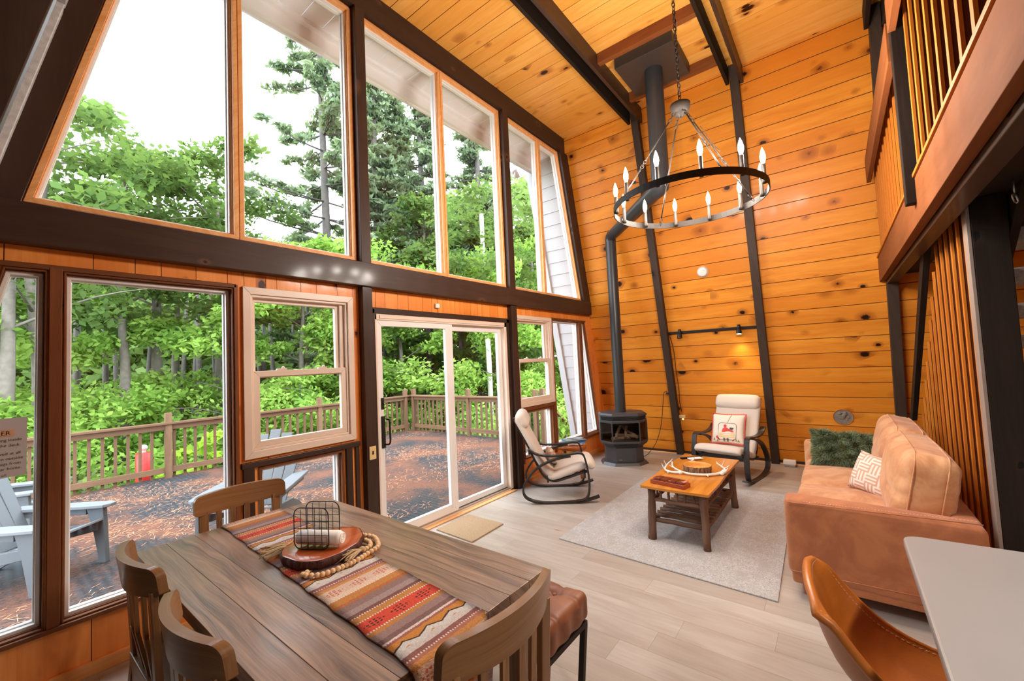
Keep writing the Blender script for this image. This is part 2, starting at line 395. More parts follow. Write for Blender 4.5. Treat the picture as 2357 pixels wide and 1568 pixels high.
    def lathe(s, prof, c=(0, 0, 0), seg=24, mi=0, tone=.5, wob=None):
        b = len(s.v); n = len(prof)
        for i, (r, z) in enumerate(prof):
            for k in range(seg):
                a = 2*PI*k/seg; q = r*(1 if wob is None else wob(a)); s.v.append((c[0]+q*math.cos(a), c[1]+q*math.sin(a), c[2]+z))
        for i in range(n-1):
            for k in range(seg):
                l = (k+1) % seg; c1 = .05*2*PI/seg
                s.face((b+i*seg+k, b+i*seg+l, b+(i+1)*seg+l, b+(i+1)*seg+k), [(prof[i][1], k*c1), (prof[i][1], (k+1)*c1), (prof[i+1][1]+prof[i+1][0], (k+1)*c1), (prof[i+1][1]+prof[i+1][0], k*c1)], tone, mi, True)
        return s
    def ball(s, c, r, seg=10, rings=6, mi=0, tone=.5, sc=(1, 1, 1)):
        n = len(s.v); s.lathe([(max(1e-4, r*math.sin(PI*i/rings)), -r*math.cos(PI*i/rings)) for i in range(rings+1)], (0, 0, 0), seg, mi, tone)
        for i in range(n, len(s.v)):
            x, y, z = s.v[i]; s.v[i] = (c[0]+x*sc[0], c[1]+y*sc[1], c[2]+z*sc[2])
        return s
    def grid(s, fn, nu, nv, mi=0, tone=.5, sm=True, us=1, vs=1, flip=False):
        b = len(s.v)
        for i in range(nu+1):
            for j in range(nv+1): s.v.append(tuple(fn(i/nu, j/nv)))
        for i in range(nu):
            for j in range(nv):
                a = b+i*(nv+1)+j; q = [a, a+1, a+nv+2, a+nv+1]; uv = [(i/nu*us, j/nv*vs), (i/nu*us, (j+1)/nv*vs), ((i+1)/nu*us, (j+1)/nv*vs), ((i+1)/nu*us, j/nv*vs)]
                if flip: q.reverse(); uv.reverse()
                s.face(tuple(q), uv, tone, mi, sm)
        return s
    def rbox(s, c, h, r, puff=(0, 0, 0), n=6, k=3, mi=0, tone=.5, rot=None, fn=None):
        """rounded box centre c, half sizes h, radius r, faces swollen by puff"""
        c, h = Vector(c), Vector(h)
        def samp(H):
            o = [-H + r*(1-math.cos(PI/2*i/k)) for i in range(k)]
            m = [-H+r + (2*H-2*r)*i/n for i in range(n+1)]
            return o + m + [-q for q in reversed(o)]
        ax = [samp(h[i]) for i in range(3)]
        for a in range(3):
            b_, c_ = (a+1) % 3, (a+2) % 3
            for sg in (-1, 1):
                base = len(s.v); A, B = ax[b_], ax[c_]; nb = len(B)
                for p in A:
                    for q in B:
                        v = Vector((0, 0, 0)); v[a] = sg*h[a]; v[b_] = p; v[c_] = q
                        cl = Vector([max(-(h[i]-r), min(h[i]-r, v[i])) for i in range(3)]); d = v-cl
                        w_ = cl + (d.normalized()*r if d.length > 1e-9 else d)
                        t = [w_[i]/h[i] for i in range(3)]
                        for i in range(3):
                            j, l = (i+1) % 3, (i+2) % 3
                            w_[i] += puff[i]*t[i]*max(0, 1-t[j]**2)*max(0, 1-t[l]**2)
                        if fn: w_ = fn(w_, t)
                        if rot is not None: w_ = rot @ w_
                        s.v.append(tuple(w_+c))
                for i in range(len(A)-1):
                    for j in range(nb-1):
                        q = [base+i*nb+j, base+(i+1)*nb+j, base+(i+1)*nb+j+1, base+i*nb+j+1]; uv = [(A[i], B[j]), (A[i+1], B[j]), (A[i+1], B[j+1]), (A[i], B[j+1])]
                        if sg < 0: q.reverse(); uv.reverse()
                        s.face(tuple(q), uv, tone, mi, True)
        return s
    def ring(s, outer, width, y0, y1, mi=0):
        """mitred frame inside convex xz polygon"""
        inner = inset(outer, width); n = len(outer)
        for i in range(n):
            j = (i+1) % n
            s.prismq([outer[i], outer[j], inner[j], inner[i]], y0, y1, mi)
        return inner
    def prismq(s, q, y0, y1, mi=0):
        a, b_, c, d = q
        d1 = Vector(b_)-Vector(a)
        p = [(a[0], y0, a[1]), (b_[0], y0, b_[1]), (c[0], y0, c[1]), (d[0], y0, d[1]), (a[0], y1, a[1]), (b_[0], y1, b_[1]), (c[0], y1, c[1]), (d[0], y1, d[1])]
        return s.hexa(p, mi, None, 0)
    def build(s, name, mats, parent=None, bevel=0.0, loc=None, sub=0, weld=False):
        me = bpy.data.meshes.new(name); me.from_pydata(s.v, [], s.f)
        ul = me.uv_layers.new(name='UVMap'); flat = [c for u in s.uv for p in u for c in p]; ul.data.foreach_set('uv', flat)
        at = me.attributes.new('tone', 'FLOAT', 'FACE'); at.data.foreach_set('value', s.tone)
        me.polygons.foreach_set('material_index', s.mi); me.polygons.foreach_set('use_smooth', s.sm)
        for m in (mats if isinstance(mats, (list, tuple)) else [mats]): me.materials.append(m)
        if weld:
            import bmesh
            bm = bmesh.new(); bm.from_mesh(me); bmesh.ops.remove_doubles(bm, verts=bm.verts, dist=1e-5); bmesh.ops.recalc_face_normals(bm, faces=bm.faces); bm.to_mesh(me); bm.free()
        me.update()
        o = bpy.data.objects.new(name, me); COL.objects.link(o)
        if bevel:
            b = o.modifiers.new('bevel', 'BEVEL'); b.width = bevel; b.segments = 2; b.limit_method = 'ANGLE'; b.angle_limit = 1.0
        if sub:
            b = o.modifiers.new('sub', 'SUBSURF'); b.levels = sub; b.render_levels = sub
        if loc: o.location = loc
        if parent is not None: o.parent = parent
        return o
def inset(poly, w):
    n = len(poly); area = sum(poly[i][0]*poly[(i+1) % n][1]-poly[(i+1) % n][0]*poly[i][1] for i in range(n)); sg = 1 if area > 0 else -1
    L = []
    for i in range(n):
        a, b = Vector(poly[i]), Vector(poly[(i+1) % n]); d = (b-a).normalized(); nrm = Vector((-d.y, d.x))*sg; L.append((a+nrm*w, d))
    out = []
    for i in range(n):
        (p, d), (q, e) = L[i-1], L[i]; den = d.x*e.y-d.y*e.x; t = ((q.x-p.x)*e.y-(q.y-p.y)*e.x)/den; out.append((p.x+d.x*t, p.y+d.y*t))
    return out
def tag(o, label, cat, group=None, kind=None):
    if label: o['label'] = label
    if cat: o['category'] = cat
    if group: o['group'] = group
    if kind: o['kind'] = kind
    return o
def thing(name, label, cat, loc=(0, 0, 0), rz=0, group=None, kind=None):
    o = bpy.data.objects.new(name, None); COL.objects.link(o); o.location = loc; o.rotation_euler = (0, 0, rz); o.empty_display_size = .1
    return tag(o, label, cat, group, kind)
def dup(root, loc=None, rz=None, label=None, rot=None, scale=None):
    def cp(o, par):
        c = o.copy(); COL.objects.link(c)
        if par is not None: c.parent = par
        for ch in list(o.children): cp(ch, c)
        return c
    r = cp(root, None)
    if loc is not None: r.location = loc
    if rz is not None: r.rotation_euler = (0, 0, rz)
    if rot is not None: r.rotation_euler = rot
    if scale is not None: r.scale = (scale,)*3 if not isinstance(scale, tuple) else scale
    if label: r['label'] = label
    return r
def curve(pts, n=8, closed=False):
    """Catmull-Rom through points"""
    P = [Vector(p) for p in pts]; out = []; N = len(P); rng = N if closed else N-1
    for i in range(rng):
        p0 = P[i-1] if (i or closed) else P[0]*2-P[1]; p1 = P[i]; p2 = P[(i+1) % N]; p3 = P[(i+2) % N] if (i+2 < N or closed) else P[-1]*2-P[-2]
        for k in range(n):
            t = k/n; out.append(.5*((2*p1)+(p2-p0)*t+(2*p0-5*p1+4*p2-p3)*t*t+(3*p1-p0-3*p2+p3)*t**3))
    if not closed: out.append(P[-1])
    return out
def ribbon(mb, pts, width, thick, x, n=6, tone=.5):
    """flat bent strip in a yz plane; width runs along x"""
    P = curve([(0, a, b) for a, b in pts], n); b = len(mb.v); N = len(P); ds = 0; U = []
    for i, p in enumerate(P):
        d = (P[min(i+1, N-1)]-P[max(i-1, 0)]).normalized(); nr = Vector((0, -d.z, d.y))
        if i: ds += (P[i]-P[i-1]).length
        U.append(ds)
        for sx, sn in ((-1, -1), (1, -1), (1, 1), (-1, 1)): mb.v.append((x+sx*width/2, p.y+nr.y*sn*thick/2, p.z+nr.z*sn*thick/2))
    for i in range(N-1):
        for k in range(4):
            l = (k+1) % 4; mb.face((b+i*4+k, b+i*4+l, b+i*4+4+l, b+i*4+4+k), [(U[i], k*.03), (U[i], k*.03+.03), (U[i+1], k*.03+.03), (U[i+1], k*.03)], tone, 0, False)
    mb.face((b+3, b+2, b+1, b), [(0, 0)]*4, tone); e = b+(N-1)*4; mb.face((e, e+1, e+2, e+3), [(0, 0)]*4, tone)
    return mb
def pad(mb, pts, width, thick, n=6, seg=8, power=4, tone=.5):
    """upholstered pad swept along a yz path: superellipse section"""
    P = curve([(0, a, b) for a, b in pts], n); N = len(P); b = len(mb.v); M_ = seg*4
    for i, p in enumerate(P):
        d = (P[min(i+1, N-1)]-P[max(i-1, 0)]).normalized(); nr = Vector((0, -d.z, d.y)); t = i/(N-1)
        e = min(1, (min(t, 1-t)*N/2.2)); es = math.sqrt(max(0.0, 1-(1-e)**2)) if e < 1 else 1; es = max(es, .25)
        for k in range(M_):
            a = 2*PI*k/M_; ca, sa = math.cos(a), math.sin(a)
            X = math.copysign(abs(ca)**(2/power), ca)*width/2*(1-.03*(1-es)); Y = math.copysign(abs(sa)**(2/power), sa)*thick/2*es
            mb.v.append((X, p.y+nr.y*Y, p.z+nr.z*Y))
    for i in range(N-1):
        for k in range(M_):
            l = (k+1) % M_; mb.face((b+i*M_+k, b+i*M_+l, b+(i+1)*M_+l, b+(i+1)*M_+k), [(i*.03, k*.02), (i*.03, k*.02+.02), (i*.03+.03, k*.02+.02), (i*.03+.03, k*.02)], tone, 0, True)
    mb.face(tuple(b+k for k in reversed(range(M_))), [(0, 0)]*M_, tone, 0, True); e = b+(N-1)*M_
    mb.face(tuple(e+k for k in range(M_)), [(0, 0)]*M_, tone, 0, True)
    return mb
def pillow(mb, w, h, t, n=14, pinch=.06, tone=.5, mi=0):
    for sg in (1, -1):
        def fn(u, v, sg=sg):
            a, b = u*2-1, v*2-1; q = (1-abs(a)**2.4)*(1-abs(b)**2.4); th = t/2*max(q, 0)**.45
            k = 1-pinch*(1-a*a)*0 - pinch*(abs(b)*(1-a*a)); k2 = 1-pinch*(abs(a)*(1-b*b))
            return (a*w/2*k2, sg*th, b*h/2*k)
        mb.grid(fn, n, n, mi, tone, True, w, h, flip=(sg > 0))
    return mb
# ================================================================== the house
S = .2257
WX = lambda z, off=0: 6.76-S*z-off          # right sloping wall
LX = lambda z, off=0: -.60+S*z+off          # left sloping wall
YW = 3.22; YO = 3.34; YB = -5.2; ZC = 5.0
def struct(o, label, cat='wall'): return tag(o, label, cat, kind='structure')

# floor: planks along y
f = MB(); x = -1.2; pw = .178
while x < 7.4:
    y = YB - random.uniform(0, 1.2)
    while y < YO:
        L = 1.22; f.box(x, x+pw-.0009, max(y, YB), min(y+L-.0008, YO), -.02, 0) if min(y+L, YO) > max(y, YB)+.01 else None
        y += L
    x += pw
struct(f.build('floor', M['floor']), 'pale oak plank floor with the rug and furniture on it', 'floor')
# subfloor keeps seams dark
sb = MB().box(-1.2, 7.4, YB, YO, -.12, -.021); struct(sb.build('floor', M['brown_trim']), 'dark underlay seen in the seams of the plank floor', 'floor')

def slope_planks(mb, X, sg, y0, y1, zs, mat=0, t=.03):
    """boards lying along y on a sloping wall; X(z) inner face; sg=+1 right wall"""
    g = .004
    for a, b in zip(zs[:-1], zs[1:]):
        if b-a < .02: continue
        yy = y0
        for yb in [q for q in (2.02, .77, -.52, -1.8, -3.1) if y0 < q < y1][::-1]+[y1]:
            A, B = a+g, b-g
            p = lambda z, off, y: (X(z)+sg*off, y, z)
            tone = random.random()
            mb.hexa([p(A, 0, yy), p(A, 0, yb), p(A, t, yb), p(A, t, yy), p(B, 0, yy), p(B, 0, yb), p(B, t, yb), p(B, t, yy)], mat, tone, 0)
            # chamfers of the v-groove
            for (z1, z2) in ((a, A), (B, b)):
                o1 = .006 if z1 == a else 0; o2 = .006 if z2 == b else 0
                mb.hexa([p(z1, o1, yy), p(z1, o1, yb), p(z1, t, yb), p(z1, t, yy), p(z2, o2, yy), p(z2, o2, yb), p(z2, t, yb), p(z2, t, yy)], 1, tone, 0)
            yy = yb
zs = [.005+.184*k for k in range(28)]; zs = [z for z in zs if z < ZC]+[ZC+.03]
rw = MB(); slope_planks(rw, WX, 1, YB, YW+.1, zs); struct(rw.build('wall_right', [M['pine'], M['brown_trim']]), 'sloping wall of horizontal orange knotty pine boards')
lw = MB(); slope_planks(lw, LX, -1, YB, YW+.1, zs); struct(lw.build('wall_left', [M['beam'], M['beam_black']]), 'dark stained sloping wall at the left edge')
bw = MB()
for k in range(int(8.4/.184)):
    xa = -.9+k*.184; bw.box(xa, xa+.18, YB-.06, YB, -.0, ZC+.1)
struct(bw.build('wall_back', M['pine_dark']), 'pine wall of the kitchen behind the viewer')
# ceiling: planks along y
ce = MB(); x = .3
while x < 5.8:
    yy = YB
    for yb in (-3.1, -1.8, -.52, .77, 2.02, YW+.1):
        ce.box(x+.0035, min(x+.19, 5.8)-.0035, yy, yb-.001, ZC, ZC+.03, axis=1); yy = yb
    x += .19
ce.box(.2, 5.9, YB, YW+.12, ZC+.008, ZC+.06, 1)
struct(ce.build('ceiling', [M['pine_ceiling'], M['brown_trim']]), 'flat ceiling of orange knotty pine boards', 'ceiling')

# ---------------- openings of the window wall (xz polygons)
ul = lambda z: .125+(z-2.48)*.236
ur = lambda z: 5.98-(z-2.48)*.226
OP = {
 'U1': [(ul(2.48), 2.48), (1.098, 2.48), (1.098, 4.75), (ul(4.75), 4.75)],
 'U2': [(1.102, 2.48), (1.99, 2.48), (1.99, 4.75), (1.102, 4.75)],
 'U3': [(2.105, 2.48), (3.046, 2.48), (3.046, 4.75), (2.105, 4.75)],
 'U4': [(3.05, 2.48), (4.045, 2.48), (4.045, 4.75), (3.05, 4.75)],
 'U5': [(4.175, 2.48), (4.946, 2.48), (4.946, 4.75), (4.175, 4.75)],
 'U6': [(4.95, 2.48), (ur(2.48), 2.48), (ur(4.75), 4.75), (4.95, 4.75)],
 'L1': [(-.34, .32), (.212, .32), (.212, 2.135), (.065, 2.135)],
 'L2': [(.27, .32), (1.055, .32), (1.055, 2.135), (.27, 2.135)],
 'L3': [(1.11, .965), (1.94, .965), (1.94, 2.155), (1.11, 2.155)],
 'L3b': [(1.2, .30), (1.83, .30), (1.83, .90), (1.2, .90)],
 'DR': [(2.145, 0), (4.0, 0), (4.0, 2.03), (2.145, 2.03)],
 'L4': [(4.165, .955), (5.04, .955), (5.04, 2.145), (4.165, 2.145)],
 'L4b': [(4.27, .30), (4.99, .30), (4.99, .90), (4.27, .90)],
 'L5': [(5.075, .33), (5.86, .33), (5.86, 2.13), (5.075, 2.13)],
 'L6': [(5.935, .33), (6.385, .33), (6.05, 2.13), (5.935, 2.13)],
}
def zspan(poly, x):
    zz = []
    n = len(poly)
    for i in range(n):
        (xa, za), (xb, zb) = poly[i], poly[(i+1) % n]
        if abs(xa-xb) < 1e-9: continue
        if min(xa, xb)-1e-9 <= x <= max(xa, xb)+1e-9: zz.append(za+(zb-za)*(x-xa)/(xb-xa))
    return (min(zz), max(zz)) if len(zz) >= 2 and max(zz)-min(zz) > 1e-4 else None
bp = set()
for p in OP.values(): bp |= {round(q[0], 5) for q in p}
x = -.6; boards = []
while x < 6.78: boards.append(round(x, 4)); x += random.choice((.075, .1, .12, .14, .175))
br = sorted(bp | set(boards) | {LX(0), LX(ZC), WX(0), WX(ZC)}); bset = set(boards)
wf = MB()
for xa, xb in zip(br[:-1], br[1:]):
    if xb-xa < 1e-4 or xa < LX(0)-1e-6 or xb > WX(0)+1e-6: continue
    e = min(1e-4, (xb-xa)/4)
    def roof(x): return min(ZC, (x+.6)/S if x < LX(ZC) else 9, (6.76-x)/S if x > WX(ZC) else 9)
    cuts = sorted([(zspan(p, xa+e), zspan(p, xb-e)) for p in OP.values() if zspan(p, (xa+xb)/2)], key=lambda c: (c[0] or c[1])[0])
    lo = (0.0, 0.0); tone = random.random(); segs = []
    for c in cuts:
        a, b = (c[0] or c[1]), (c[1] or c[0]); segs.append((lo, (a[0], b[0]))); lo = (a[1], b[1])
    segs.append((lo, (roof(xa), roof(xb))))
    gr = .0035 if xa in bset and xb-xa > .012 else 0
    for (l0, l1), (h0, h1) in segs:
        if h0-l0 < 1e-3 and h1-l1 < 1e-3: continue
        h0, h1 = max(h0, l0), max(h1, l1)
        wf.hexa([(xa+gr, YW, l0), (xb, YW, l1), (xb, YO, l1), (xa+gr, YO, l0), (xa+gr, YW, h0), (xb, YW, h1), (xb, YO, h1), (xa+gr, YO, h0)], 0, tone, 2)
        if gr: wf.hexa([(xa, YW+.006, l0), (xa+gr, YW+.006, l0), (xa+gr, YO, l0), (xa, YO, l0), (xa, YW+.006, h0), (xa+gr, YW+.006, h0), (xa+gr, YO, h0), (xa, YO, h0)], 1, tone, 2)
struct(wf.build('wall_front', [M['panel'], M['beam_black']]), 'window wall of orange vertical panelling around the glazing')

# ---------------- windows
def fixed_window(n, key, label, casing=None, cw=.045, vw=.03, vin='vinyl', proud=.0, bead=None):
    P = OP[key]
    w_ = tag(thing('window_%d' % n, label, 'window', (0, 0, 0)), None, None, kind='structure')
    inner = P
    if casing:
        c = MB(); inner = c.ring(P, cw, YW-.012-proud, YW+.07); c.ring(inner, .006, YW+.015, YW+.07); c.build('casing', casing, w_, .002)
    fr = MB(); y0 = YW+(.03 if casing else .0); i2 = fr.ring(inner, vw, y0, YW+.1); i3 = fr.ring(i2, .006, y0+.03, YW+.09); fr.build('frame', M[vin], w_, .002)
    pane = MB(); pane.prism(i3, YW+.062, YW+.066); pane.build('pane', M['glass'], w_)
    return w_
PL = M['casing']
fixed_window(1, 'U1', 'upper window with slanted left side and tree tops beyond', PL, .028, .018)
fixed_window(2, 'U2', 'tall upper window showing the airy pine and white soffit', PL, .028, .018)
fixed_window(3, 'U3', 'upper window right of the first dark post, pine trunks behind', PL, .028, .018)
fixed_window(4, 'U4', 'upper window left of the second dark post, leafy maple behind', PL, .028, .018)
fixed_window(5, 'U5', 'narrow upper window right of the second dark post', PL, .026, .018)
fixed_window(6, 'U6', 'upper corner window with slanted right side and white siding beyond', PL, .026, .018)
fixed_window(7, 'L1', 'lower left corner window with slanted side and taped notice', M['brown_trim'], .008, .022)
fixed_window(8, 'L2', 'large lower picture window looking onto the deck', M['brown_trim'], .008, .022)
fixed_window(10, 'L3b', 'small low window under the left sash window, chair back in front', M['brown_trim'], .02, .018)
fixed_window(13, 'L4b', 'small low window behind the rocking chair head rest', M['brown_trim'], .02, .018)
fixed_window(14, 'L5', 'tall lower window right of the small sash window', M['brown_trim'], .008, .022)
fixed_window(15, 'L6', 'lower trapezoid window beside the stove and pine wall', M['brown_trim'], .008, .022)
def sash_window(n, key, label, mid):
    P = OP[key]; (x0, z0), (x1, z1) = P[0], P[2]
    w_ = tag(thing('window_%d' % n, label, 'window'), None, None, kind='structure')
    c = MB(); i1 = c.ring(P, .05, YW-.022, YW+.09); i2 = c.ring(i1, .018, YW-.006, YW+.09); c.build('frame', M['vinyl_in'], w_, .003)
    (a0, b0), (a1, b1) = i2[0], i2[2]
    up = MB(); q = [(a0, mid-.02), (a1-.035, mid-.02), (a1-.035, b1), (a0, b1)]; i3 = up.ring(q, .028, YW+.04, YW+.075); us = up.build('upper_sash', M['vinyl_in'], w_, .002)
    MB().prism(i3, YW+.055, YW+.058).build('pane', M['glass'], us)
    jm = MB(); jm.box(a1-.035, a1, YW+.02, YW+.08, mid, b1); jm.build('side_track', M['vinyl_in'], w_, .003)
    lo = MB(); q = [(a0, b0), (a1, b0), (a1, mid+.03), (a0, mid+.03)]; i4 = lo.ring(q, .042, YW+.002, YW+.04); ls = lo.build('lower_sash', M['vinyl_in'], w_, .003)
    MB().prism(i4, YW+.018, YW+.021).build('pane', M['glass'], ls)
    for fx in (.28, .72):
        xx = a0+(a1-a0)*fx; l = MB(); l.box(xx-.035, xx+.035, YW+.006, YW+.03, mid+.03, mid+.042); l.ball((xx+.012, YW+.018, mid+.046), .012); l.build('latch', M['vinyl_in'], ls, .002)
    return w_
sash_window(9, 'L3', 'sash window with almond frame left of the dark post', 1.535)
sash_window(12, 'L4', 'smaller sash window with almond frame right of the patio door', 1.545)

# ---------------- sliding door
d = tag(thing('door_1', 'two panel glazed sliding patio door onto the deck', 'door', (0, 0, 0)), None, None, kind='structure')
P = OP['DR']; c = MB()
c.box(2.145, 2.165, YW-.02, YW+.12, 0, 2.03); c.box(3.955, 4.0, YW-.02, YW+.12, 0, 2.03); c.box(2.145, 4.0, YW-.02, YW+.12, 1.975, 2.03); c.box(2.145, 4.0, YW-.02, YW+.12, -.01, .025)
c.box(2.19, 3.955, YW-.028, YW-.016, 1.99, 2.02)
c.build('frame', M['vinyl_in'], d, .003)
tr_ = MB(); tr_.box(2.19, 3.955, YW-.012, YW-.004, .025, .04); tr_.box(2.19, 3.955, YW+.04, YW+.048, .025, .04); tr_.build('track', M['chrome'], d)
sp = MB(); i = sp.ring([(2.166, .03), (3.09, .03), (3.09, 1.975), (2.166, 1.975)], .052, YW-.01, YW+.03); sp.box(2.99, 3.04, YW-.01, YW+.03, .08, 1.93); sp.box(2.2, 3.0, YW-.01, YW+.03, .08, .12); sp = sp.build('sliding_panel', M['vinyl'], d, .003)
MB().prism(i, YW+.008, YW+.011).build('pane', M['glass'], sp)
fp = MB(); i = fp.ring([(3.06, .03), (3.955, .03), (3.955, 1.975), (3.06, 1.975)], .065, YW+.04, YW+.08); fp = fp.build('fixed_panel', M['vinyl'], d, .003)
MB().prism(i, YW+.058, YW+.061).build('pane', M['glass'], fp)
h = MB(); h.rbox((2.205, YW-.016, .98), (.018, .006, .14), .005); h.tube(curve([(2.215, YW-.02, .87), (2.24, YW-.055, .88), (2.24, YW-.06, .98), (2.24, YW-.055, 1.08), (2.235, YW-.02, 1.09)], 5), .008, 8); h.build('handle', M['iron'], sp)
h = MB(); h.rbox((2.205, YW-.014, 1.23), (.014, .005, .05), .004); h.ball((2.205, YW-.022, 1.235), .008); h.build('lock', M['iron'], sp)

# ---------------- trims and beams
tn = [0]
def trim(mb, mat, label, cat='beam', bevel=.004):
    tn[0] += 1; return struct(mb.build('trim_%d' % tn[0], mat, None, bevel), label, cat)
B1 = M['beam']
m = MB(); m.hexa([(LX(2.25)-.02, YW-.095, 2.25), (WX(2.25)-.10, YW-.095, 2.25), (WX(2.25)-.02, YW, 2.25), (LX(2.25)-.02, YW, 2.25), (LX(2.25)-.02, YW-.095, 2.455), (WX(2.25)-.10, YW-.095, 2.455), (WX(2.25)-.02, YW, 2.455), (LX(2.25)-.02, YW, 2.455)], 0, .4, 0)
trim(m, B1, 'long dark horizontal beam between the lower and upper windows')
m = MB(); m.box(LX(4.77), WX(ZC)-.02, YW-.06, YW, 4.765, ZC, tone=.9); trim(m, B1, 'dark header beam above the upper windows under the ceiling')
for (xa, xb, nm) in ((2.0, 2.095, 'first'), (4.055, 4.165, 'second')):
    m = MB(); m.box(xa, xb, YW-.07, YW, 2.455, 4.765, tone=.5); trim(m, B1, 'upper dark post, the %s from the left between tall windows' % nm, 'post')
    m = MB(); m.box(xa, xb, YW-.07, YW, 0, 2.25, tone=.4); trim(m, B1, 'lower dark post, the %s from the left beside the patio door' % nm, 'post')
def flat(p, y0, y1, mat, label, cat='trim'): m = MB(); m.prism(p, y0, y1, 0, random.random()); return trim(m, mat, label, cat, .002)
# dark rafters flat against the window wall, both slopes
flat([(LX(2.45, .0), 2.45), (ul(2.45)-.005, 2.45), (ul(4.77)-.005, 4.77), (LX(4.77, .0), 4.77)], YW-.03, YW, B1, 'dark slanted rafter left of the upper windows', 'rafter')
flat([(ur(2.45)+.005, 2.45), (WX(2.45), 2.45), (WX(4.77), 4.77), (ur(4.77)+.005, 4.77)], YW-.06, YW, B1, 'dark slanted rafter between upper windows and pine wall', 'rafter')
# left rafter edge: window highlight painted in as pale grey
m = MB(); a = .055
for (z0, z1) in ((2.46, 3.55), (3.58, 4.99)):
    m.hexa([(LX(z0), YW-.12, z0), (LX(z0, a), YW-.12, z0), (LX(z0, a), YW-.03, z0), (LX(z0), YW-.03, z0), (LX(z1), YW-.12, z1), (LX(z1, a), YW-.12, z1), (LX(z1, a), YW-.03, z1), (LX(z1), YW-.03, z1)], 0, .5, 2)
trim(m, m_plain('rafter_edge_highlight', (.62, .64, .66), .25, .4, 30, .5), 'pale edge of the dark rafter at far left, highlight painted in', 'rafter')
BT = M['brown_trim']
flat([(.218, .30), (.264, .30), (.264, 2.15), (.218, 2.15)], YW-.022, YW, BT, 'brown stained mullion between the two lower left windows')
m = MB(); m.box(-.36, 1.075, YW-.02, YW, 2.137, 2.165); trim(m, BT, 'brown head trim over the lower left windows', 'trim')
m = MB(); m.box(-.5, 1.1, YW-.03, YW, .295, .318); trim(m, BT, 'brown sill under the lower left windows', 'sill')
m = MB(); m.box(1.057, 1.082, YW-.02, YW, .3, 2.16); trim(m, BT, 'brown trim right of the large picture window', 'trim')
m = MB(); m.box(1.09, 1.97, YW-.03, YW, .905, .945); m.box(1.10, 1.17, YW-.025, YW, .0, .905); m.box(1.845, 1.90, YW-.025, YW, 0, .905); m.box(1.93, 1.965, YW-.02, YW, 0, .905); trim(m, M['beam'], 'dark brown frame boards around the low left window', 'trim')
m = MB(); m.box(2.095, 2.145, YW-.025, YW, 0, 2.075); m.box(2.095, 4.05, YW-.025, YW, 2.03, 2.085); m.box(4.0, 4.05, YW-.025, YW, 0, 2.075); trim(m, B1, 'dark brown casing around the patio door', 'trim')
m = MB(); m.box(2.145, 4.0, YW-.075, YW-.02, 0, .012); trim(m, M['casing'], 'pine threshold strip in front of the patio door', 'threshold')
m = MB(); m.box(4.17, 5.03, YW-.028, YW, .905, .95); m.box(4.18, 4.26, YW-.022, YW, .25, .905); m.box(4.995, 5.03, YW-.022, YW, .25, .905); trim(m, BT, 'brown boards around the low window behind the rocker', 'trim')
m = MB(); m.box(5.042, 5.07, YW-.02, YW, .30, 2.15); trim(m, BT, 'brown trim between sash window and tall right window', 'trim')
m = MB(); m.box(5.05, 6.07, YW-.02, YW, 2.135, 2.155); trim(m, BT, 'brown head trim over the lower right windows', 'trim')
m = MB(); m.box(5.865, 5.93, YW-.022, YW, .31, 2.135); trim(m, BT, 'brown mullion between the two lower right windows', 'trim')
m = MB(); m.box(5.05, 6.42, YW-.03, YW, .285, .33); trim(m, BT, 'brown sill under the lower right windows', 'sill')
# baseboards
m = MB(); m.box(-.58, 2.0, YW-.02, YW, 0, .07); struct(m.build('baseboard_front', M['casing'], None, .003), 'orange baseboard under the lower left windows', 'baseboard')
m = MB(); m.box(4.165, WX(0), YW-.02, YW, 0, .07); struct(m.build('baseboard_front', M['casing'], None, .003), 'orange baseboard between patio door and stove corner', 'baseboard')
m = MB(); m.hexa([(WX(0, .03), -5, 0), (WX(0, .0), -5, 0), (WX(0, 0), YW, 0), (WX(0, .03), YW, 0), (WX(.045, .022), -5, .045), (WX(.045), -5, .045), (WX(.045), YW, .045), (WX(.045, .022), YW, .045)], 0, .3, 1); struct(m.build('baseboard_right', M['beam']), 'thin dark baseboard along the pine wall', 'baseboard')
m = MB(); m.hexa([(WX(0, .055), -5, 0), (WX(0, .03), -5, 0), (WX(0, .03), YW, 0), (WX(0, .055), YW, 0), (WX(0, .05), -5, .014), (WX(0, .03), -5, .014), (WX(0, .03), YW, .014), (WX(0, .05), YW, .014)], 0, .3, 1); struct(m.build('baseboard_right', M['casing']), 'thin orange quarter round along the pine wall', 'baseboard')

